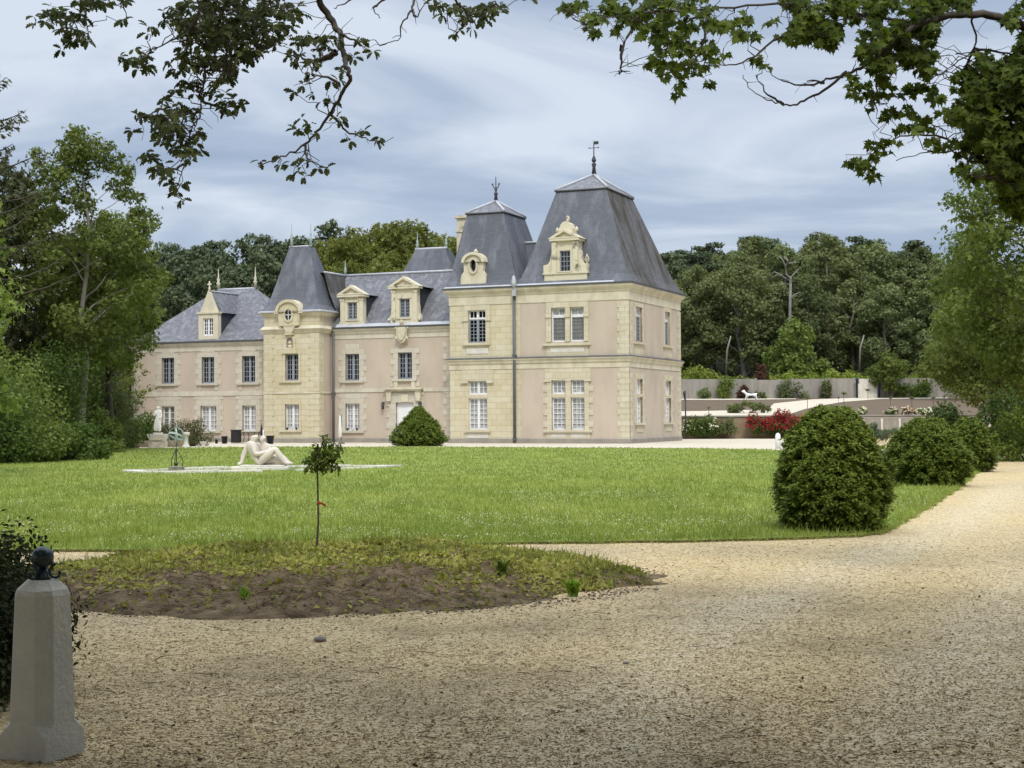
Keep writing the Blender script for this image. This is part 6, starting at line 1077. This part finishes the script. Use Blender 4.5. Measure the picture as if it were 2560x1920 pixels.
def build_ground_cover():
    def frus(n, y0, y1, pw):
        y = (y0 ** (1 - pw) + (y1 ** (1 - pw) - y0 ** (1 - pw)) * rng.random(n)) ** (1 / (1 - pw)); x = (rng.random(n) - 0.5) * 2 * (1380 / FPX) * y; return np.stack([x, y], 1)
    from mathutils import noise
    P = frus(230000, 17.5, 84, 1.9); P = P[inside(P, LAWN)]; n = len(P); Y = P[:, 1]
    nz = np.array([noise.noise(Vector((x * 0.5, y * 0.22, 0))) + 0.6 * noise.noise(Vector((x * 2.2, y * 1.1, 4))) for x, y in P])
    Q = np.column_stack([P, np.full(n, LAWN_Z)]); sz = (0.045 + 0.04 * rng.random(n)) * (1 + 0.35 * nz) * (0.85 + 0.006 * Y)
    tip = rng.normal(size=(n, 3)) * 0.45 + np.array([0, 0, 1.0]); nr = rng.normal(size=(n, 3)) + np.array([0, -0.3, 0.5])
    tag(leaves('grass', Q, nr, sz, 'blade', 'leaf_grass', None, tip, np.clip(0.5 + 0.8 * nz + 0.18 * rng.normal(size=n), 0, 1), 0.010 * Y / 20 / 0.06), kind='stuff')
    # taller uncut tufts in the near part
    P = frus(5200, 18, 40, 1.8); P = P[inside(P, LAWN)]; P = np.repeat(P, 6, 0) + rng.normal(size=(len(P) * 6, 2)) * 0.05; P = P[inside(P, LAWN)]; n = len(P); Q = np.column_stack([P, np.full(n, LAWN_Z)])
    tag(leaves('tall_grass', Q, rng.normal(size=(n, 3)) + np.array([0, -0.3, 0.3]), rng.uniform(0.08, 0.17, n), 'blade', 'leaf_grass', None, rng.normal(size=(n, 3)) * 0.3 + np.array([0, 0, 1]), rng.random(n) * 0.5, 0.10), kind='stuff')
    P = frus(9000, 18.2, 30, 2.6); nz = np.array([noise.noise(Vector((x * 0.55, y * 0.4, 9))) for x, y in P]); P = P[(nz > 0.0) & inside(P, LAWN)]; n = len(P); Q = np.column_stack([P, rng.uniform(0.09, 0.13, n)])
    tag(leaves('clover_flowers', Q, rng.normal(size=(n, 3)) * 0.6 + np.array([0, -0.7, 0.6]), rng.uniform(0.014, 0.028, n), 'leaf', 'petal_white', None), kind='stuff')
    E = np.array(LAWN); seg = np.roll(E, -1, 0) - E; Ls = np.hypot(seg[:, 0], seg[:, 1]); pr_ = Ls * ((E[:, 1] < 45) & (np.abs(E[:, 0]) < 0.42 * E[:, 1] + 1)); k = rng.choice(len(E), 9000, p=pr_ / pr_.sum()); P = E[k] + seg[k] * rng.random((9000, 1)) + rng.normal(size=(9000, 2)) * 0.035; Q = np.column_stack([P, np.full(9000, 0.01)])
    tag(leaves('edge_grass', Q, rng.normal(size=(9000, 3)) + np.array([0, -0.4, 0.4]), rng.uniform(0.04, 0.10, 9000), 'blade', 'leaf_grass', None, rng.normal(size=(9000, 3)) * 0.5 + np.array([0, -0.2, 1]), rng.random(9000), 0.14), kind='stuff')
    # loose stones, twigs and dead leaves on the gravel
    def off_mound(P): return np.hypot((P[:, 0] + 1.95) / 3.25, (P[:, 1] - 14.65) / 2.75) > 0.97
    P = frus(52000, 6.3, 19, 2.2); P = P[off_mound(P) & ~inside(P, LAWN)]; n = len(P); Q = np.column_stack([P, np.full(n, 0.005)])
    tag(leaves('gravel_stones', Q, rng.normal(size=(n, 3)) * 0.4 + np.array([0, 0, 1]), rng.uniform(0.006, 0.020, n) * (0.7 + P[:, 1] / 30), 'stone', 'pebble', None), kind='stuff')
    P = frus(2400, 6.3, 20, 1.9); P = P[off_mound(P) & ~inside(P, LAWN)]; nz = np.array([noise.noise(Vector((x * 0.9, y * 0.7, 7))) for x, y in P]); P = P[nz > -0.1]; n = len(P); Q = np.column_stack([P, np.full(n, 0.010)])
    tip = rng.normal(size=(n, 3)) * np.array([1, 0.55, 0.03]); tag(leaves('twigs', Q, np.array([0, 0, 1.0]) + rng.normal(size=(n, 3)) * 0.1, rng.uniform(0.02, 0.16, n) * rng.random(n) ** 0.5, 'stick', 'litter', None, tip, rng.random(n) * 0.7), kind='stuff')
    P = frus(2600, 6.3, 22, 1.9); P = P[off_mound(P) & ~inside(P, LAWN)]; n = len(P); Q = np.column_stack([P, np.full(n, 0.012)])
    tag(leaves('dead_leaves', Q, np.array([0, 0, 1.0]) + rng.normal(size=(n, 3)) * 0.35, rng.uniform(0.012, 0.040, n), 'leaf', 'litter', None), kind='stuff')
build_ground_cover()

# ------------------------------------------------------------------ the two big trees the photo is taken under
OAK_BLOBS = [(105,45,25),(145,35,30),(190,60,32),(165,85,28),(160,110,20),(218,95,18),(215,10,35),(250,0,25),(312,5,15),(315,45,14),(440,30,40),(500,20,55),(560,30,60),(620,30,60),(680,30,45),(730,25,30),(470,85,40),(520,85,50),(580,90,55),(640,95,45),(700,85,38),(520,130,35),(570,140,40),(620,130,35),(445,160,25),(480,150,30),(550,175,32),(580,190,28),(500,165,25),(380,80,18),(340,150,32),(370,160,22),(310,150,15),
 (460,215,26),(490,225,18),(550,230,22),(575,265,24),(595,262,14),(545,270,18),(400,255,18),(440,255,20),(460,280,24),(345,285,14),(380,305,28),(420,310,34),(440,340,34),(400,340,28),(330,340,15),(365,385,18),(380,395,15),(460,385,24),(485,370,18),(480,335,16),(495,330,14),(400,430,22),(425,455,20),(450,470,15),(460,500,10),(405,415,15),(470,395,14),
 (745,100,20),(775,90,17),(800,110,24),(830,105,20),(840,95,14),(720,130,16),(745,140,17),(780,150,17),(790,155,14),(885,140,14),(905,110,14),(930,130,13),(890,100,10),(770,180,10),(765,205,12),(735,228,11),(775,235,10),(830,205,12),(850,190,14),(860,175,10),(755,285,13),(745,325,14),(770,310,10),(785,325,10),(800,260,13),(825,255,10),(850,290,8),(850,310,8),(905,335,13),(880,355,10),(940,355,13),(955,345,8),(650,410,10),(700,405,14),(725,405,10),(740,425,16),(760,440,12),(800,415,12),(815,420,8),(765,400,10),
 (1090,10,22),(1130,30,20),(1160,30,22),(1190,45,24),(1210,25,25),(1240,15,20),(1150,65,13),(1140,80,11),(1185,70,13),(1215,45,14),(1110,30,10),(1320,0,12)]
OAK_LIMBS = [[(780,-60),(800,10),(835,60),(850,90),(858,140),(868,170),(874,200),(845,250),(800,320),(760,360),(700,395),(645,416)], [(825,282),(858,320),(905,345),(950,352)], [(760,360),(768,395),(800,415)], [(845,205),(800,190),(765,205)], [(850,85),(885,100),(925,125)], [(840,130),(790,155),(745,140)],
 [(600,-60),(560,20),(535,90),(515,150),(508,200),(505,240),(500,290),(480,315),(474,350),(462,410),(442,470),(462,502)], [(505,250),(545,268),(590,262)], [(502,280),(450,290),(385,305),(345,290)], [(515,150),(560,180),(580,190)], [(462,410),(425,425),(400,430)], [(520,-40),(480,70),(440,95),(380,125),(335,150)], [(300,-60),(230,-10),(190,50),(160,105)], [(190,50),(130,40),(100,48)], [(210,20),(222,95)], [(500,20),(620,30),(720,25)], [(620,30),(640,95),(650,150)], [(300,-20),(316,45)],
 [(1100,-50),(1140,0),(1170,35),(1205,30),(1245,12)], [(1150,10),(1155,60),(1140,82)], [(1170,35),(1190,72)], [(1060,-50),(1035,-5),(1028,30),(1005,60),(998,95),(965,110)], [(1030,25),(1040,42),(1062,10)], [(1010,-50),(960,0),(935,20),(950,45)], [(900,-30),(870,5),(835,20)]]
MAP_BLOBS = [(1420,10,20),(1450,25,25),(1480,60,20),(1500,30,30),(1540,25,35),(1590,20,40),(1640,25,45),(1690,30,45),(1740,20,40),(1560,60,30),(1610,65,35),(1660,75,38),(1710,85,38),(1640,110,25),(1690,120,30),(1500,85,18),(1490,80,14),(1650,150,22),(1690,150,24),(1730,140,26),(1630,165,18),(1670,180,22),(1720,185,24),(1700,210,17),(1690,232,12),(1750,170,24),(1770,110,28),(1780,60,33),(1790,140,24),(1830,60,30),(1880,50,20),(1850,85,20),(1890,85,17),(1925,60,18),(1950,100,12),(1820,130,13),(1900,155,18),(1925,165,12),(1780,200,14),
 (2130,210,28),(2170,230,28),(2220,210,30),(2190,260,24),(2200,290,17),(2230,270,20),(2260,230,24),(2300,210,25),(2330,230,25),(2350,260,24),(2280,280,24),(2320,300,24),(2140,410,20),(2160,430,20),(2185,430,20),(2190,380,26),(2220,350,24),(2230,390,14),(2260,330,24),(2300,330,24),(2330,350,21),(2360,370,20),(2395,420,17),(2420,430,21),(2440,440,17)]
MAP_LIMBS = [[(2700,110),(2560,66),(2490,42),(2400,36),(2330,52),(2270,76),(2215,128),(2185,152),(2130,180),(2065,200),(2018,203)], [(2118,178),(2060,225),(2000,256),(1975,262),(1930,255),(1880,226),(1858,188)], [(1960,260),(1920,235),(1890,188)], [(2060,205),(2030,212),(1960,205),(1925,180)], [(2420,0),(2430,40),(2436,120),(2370,172),(2305,211)], [(2436,122),(2520,136),(2600,170)], [(2436,125),(2412,168),(2402,196)], [(2438,124),(2480,160),(2502,176)], [(2192,150),(2190,200),(2193,240),(2182,256)], [(2650,470),(2505,455),(2455,442),(2400,440)], [(2560,430),(2440,405),(2380,382),(2300,384),(2240,402)], [(2010,70),(1950,92),(1870,150),(1800,165),(1762,156)], [(2300,60),(2150,40),(2010,70)], [(2200,45),(1980,10),(1800,20),(1640,30),(1500,40),(1410,22)], [(1500,58),(1470,58),(1440,50),(1412,24)], [(1770,10),(1764,90),(1736,150),(1720,200)], [(1600,30),(1560,110),(1552,180),(1548,178),(1575,178)], [(1552,110),(1553,145),(1551,170)], [(1780,20),(1700,70),(1650,150)], [(2480,420),(2340,340),(2230,350),(2160,430)], [(2436,0),(2300,-20),(2000,-30),(1700,-20)]]
random.seed(77)
def poly_blobs(poly, n, r):
    P = np.array(poly, float); out = []; lo, hi = P.min(0), P.max(0)
    while len(out) < n:
        q = np.array([[random.uniform(lo[0], hi[0]), random.uniform(lo[1], hi[1])]])
        if inside(q, poly)[0]: out.append((q[0][0], q[0][1], r * random.uniform(0.7, 1.2)))
    return out
MAP_BLOBS += poly_blobs([(1975, -30), (1980, 110), (2010, 160), (2060, 150), (2100, 170), (2150, 185), (2300, 200), (2350, 165), (2335, 60), (2420, 35), (2420, -30)], 60, 34)
MAP_BLOBS += poly_blobs([(2400, 200), (2385, 290), (2420, 390), (2460, 415), (2500, 480), (2560, 560), (2700, 620), (2700, 120), (2520, 150), (2460, 190)], 64, 38) + poly_blobs([(2450, 190), (2430, 330), (2500, 420), (2600, 480), (2600, 120), (2530, 120)], 34, 52) + poly_blobs([(2520, 60), (2560, -20), (2700, -20), (2700, 140), (2540, 130)], 12, 34)
def overhang(name, label, cat, base, trunk_pts, rad, limbs, blobs, D, shape, lm, lsz, dens, canopy, bark='bark', spread=0.9):
    """big tree beside the viewpoint: trunk, limbs and leafy boughs hanging into view, crown overhead"""
    t = empty(name, base, 0, label, cat); B0 = Vector(base); b = MB(); b.tube([Vector(p) - B0 for p in trunk_pts], rad, 12); nodes = []
    hub = Vector(trunk_pts[-2]) - B0
    for k, L in enumerate(limbs):
        off = random.uniform(-spread, spread) * 0.6; P = [at(x, y, D + off + 0.25 * math.sin(i * 0.9 + k)) - B0 for i, (x, y) in enumerate(L)]; n = len(P)
        w = (0.034 if name == 'oak_tree' else 0.045) if k in (0, 5) and (name == 'oak_tree' or k == 0) else 0.014
        S = []                                        # smooth the limb and give it small kinks
        for i in range(n - 1):
            p0, p1, p2, p3 = P[max(0, i - 1)], P[i], P[i + 1], P[min(n - 1, i + 2)]
            for j in range(5):
                u = j / 5; S.append(0.5 * ((2 * p1) + (p2 - p0) * u + (2 * p0 - 5 * p1 + 4 * p2 - p3) * u * u + (3 * p1 - p0 - 3 * p2 + p3) * u ** 3) + Vector((random.gauss(0, 1), random.gauss(0, 1), random.gauss(0, 1))) * 0.007)
        S.append(P[-1]); ns = len(S)
        b.tube(S, [max(0.004, w * (1 - 0.88 * i / (ns - 1))) for i in range(ns)], 6, 0, False); nodes += S
        for i in range(3, ns, 4):                     # bare side twigs
            if random.random() < 0.6:
                d = Vector((random.gauss(0, 1), random.gauss(0, 0.6), random.gauss(-0.3, 0.8))).normalized() * random.uniform(0.06, 0.22); b.tube(limb_path(S[i], S[i] + d, 0.05, 3, 0.2), [0.004, 0.003, 0.0025, 0.002], 4, 0, False)
        if L[0][1] < 0 or L[0][0] > 2560: b.tube(limb_path(hub, P[0], 0.10, 6, 0.05), [0.12, 0.11, 0.10, 0.09, 0.075, 0.06, w], 7, 0, False)
    NP = np.array([tuple(p) for p in nodes]); PP, NN, TT, SS = [], [], [], []; px2m = D / FPX
    for (x, y, r) in blobs:
        nl = max(4, int(math.pi * r * r / (0.30 * (lsz / px2m) ** 2) * dens)); cl = max(1, nl // 5)
        for c in range(cl):
            a, q = random.random() * 6.283, math.sqrt(random.random()) * r * 0.92; dd = D + random.gauss(0, spread * 0.5)
            tipp = np.array(at(x + q * math.cos(a), y + q * math.sin(a), dd) - B0); ds = ((NP - tipp) ** 2).sum(1); j = NP[np.argsort(ds)[random.randrange(9)]]
            if np.linalg.norm(j - tipp) < 0.42 and c % 2 == 0: b.tube(limb_path(j, tipp, 0.06, 5, 0.35), [0.006, 0.005, 0.004, 0.0035, 0.003, 0.002], 4, 0, False)
            for m in range(5):
                d = np.array([random.gauss(0, 1), random.gauss(0, 1), random.gauss(-0.25, 0.6)]); d /= np.linalg.norm(d); PP.append(tipp + d * 0.012); TT.append(d + np.array([0, 0, -0.35])); NN.append((random.gauss(0, 0.7), random.gauss(0, 0.7) - 0.75, 0.85)); SS.append(lsz * random.uniform(0.65, 1.15))
    b.build('trunk', bark, t)
    leaves('foliage', PP, NN, np.array(SS), shape, 'leaf_' + lm, t, TT)
    C, Q = [], []
    for (x0, x1, y0, y1, z0, z1, n, q) in canopy:  # unseen crown clumps overhead, behind and beside, spread and thickened to shade the foreground
        for i in range(n): C.append((random.uniform(x0, x1) - base[0], random.uniform(y0, y1) - base[1], random.uniform(z0, z1))); s = q * random.uniform(0.7, 1.3); Q.append((s, s, s * 0.5))
    P, nr, v = clump_points(C, Q, 400, 0.2); leaves('crown', P, nr * 0.6 + np.array([0, 0, 0.8]), rng.uniform(0.22, 0.42, len(P)), 'tuft', 'leaf_' + lm, t, None, v)
    return t
overhang('oak_tree', 'oak whose lobed leaves hang into the sky at upper left', 'tree', (-8.2, 7.0, 0), [(-8.2, 7, -0.2), (-8.1, 7, 2.5), (-7.6, 7.3, 5.0), (-6.4, 8.2, 7.2), (-4.6, 9.6, 8.6)], [0.50, 0.40, 0.34, 0.26, 0.15], OAK_LIMBS, OAK_BLOBS, 13.0, 'oak', 'oak', 0.082, 2.8, [(-15, 1, -10, 6.4, 4.9, 9.6, 140, 1.3), (-14, 1, -16, -4, 2.5, 8, 60, 1.5), (-16, -8.5, -4, 14, 3.5, 9, 36, 1.5)])
overhang('maple_tree', 'maple whose pointed leaves overhang the drive at upper right', 'tree', (8.4, 9.5, 0), [(8.4, 9.5, -0.2), (8.3, 9.6, 2.5), (8.0, 9.8, 5.0), (7.0, 10.4, 7.0), (5.2, 11.2, 8.0)], [0.45, 0.38, 0.33, 0.25, 0.15], MAP_LIMBS, MAP_BLOBS, 13.5, 'maple', 'maple', 0.086, 2.3, [(-1, 16, -10, 6.6, 4.9, 9.6, 145, 1.3), (-1, 14, -16, -4, 2.5, 8, 60, 1.5), (8.5, 16, -4, 16, 3.5, 9, 36, 1.5)])
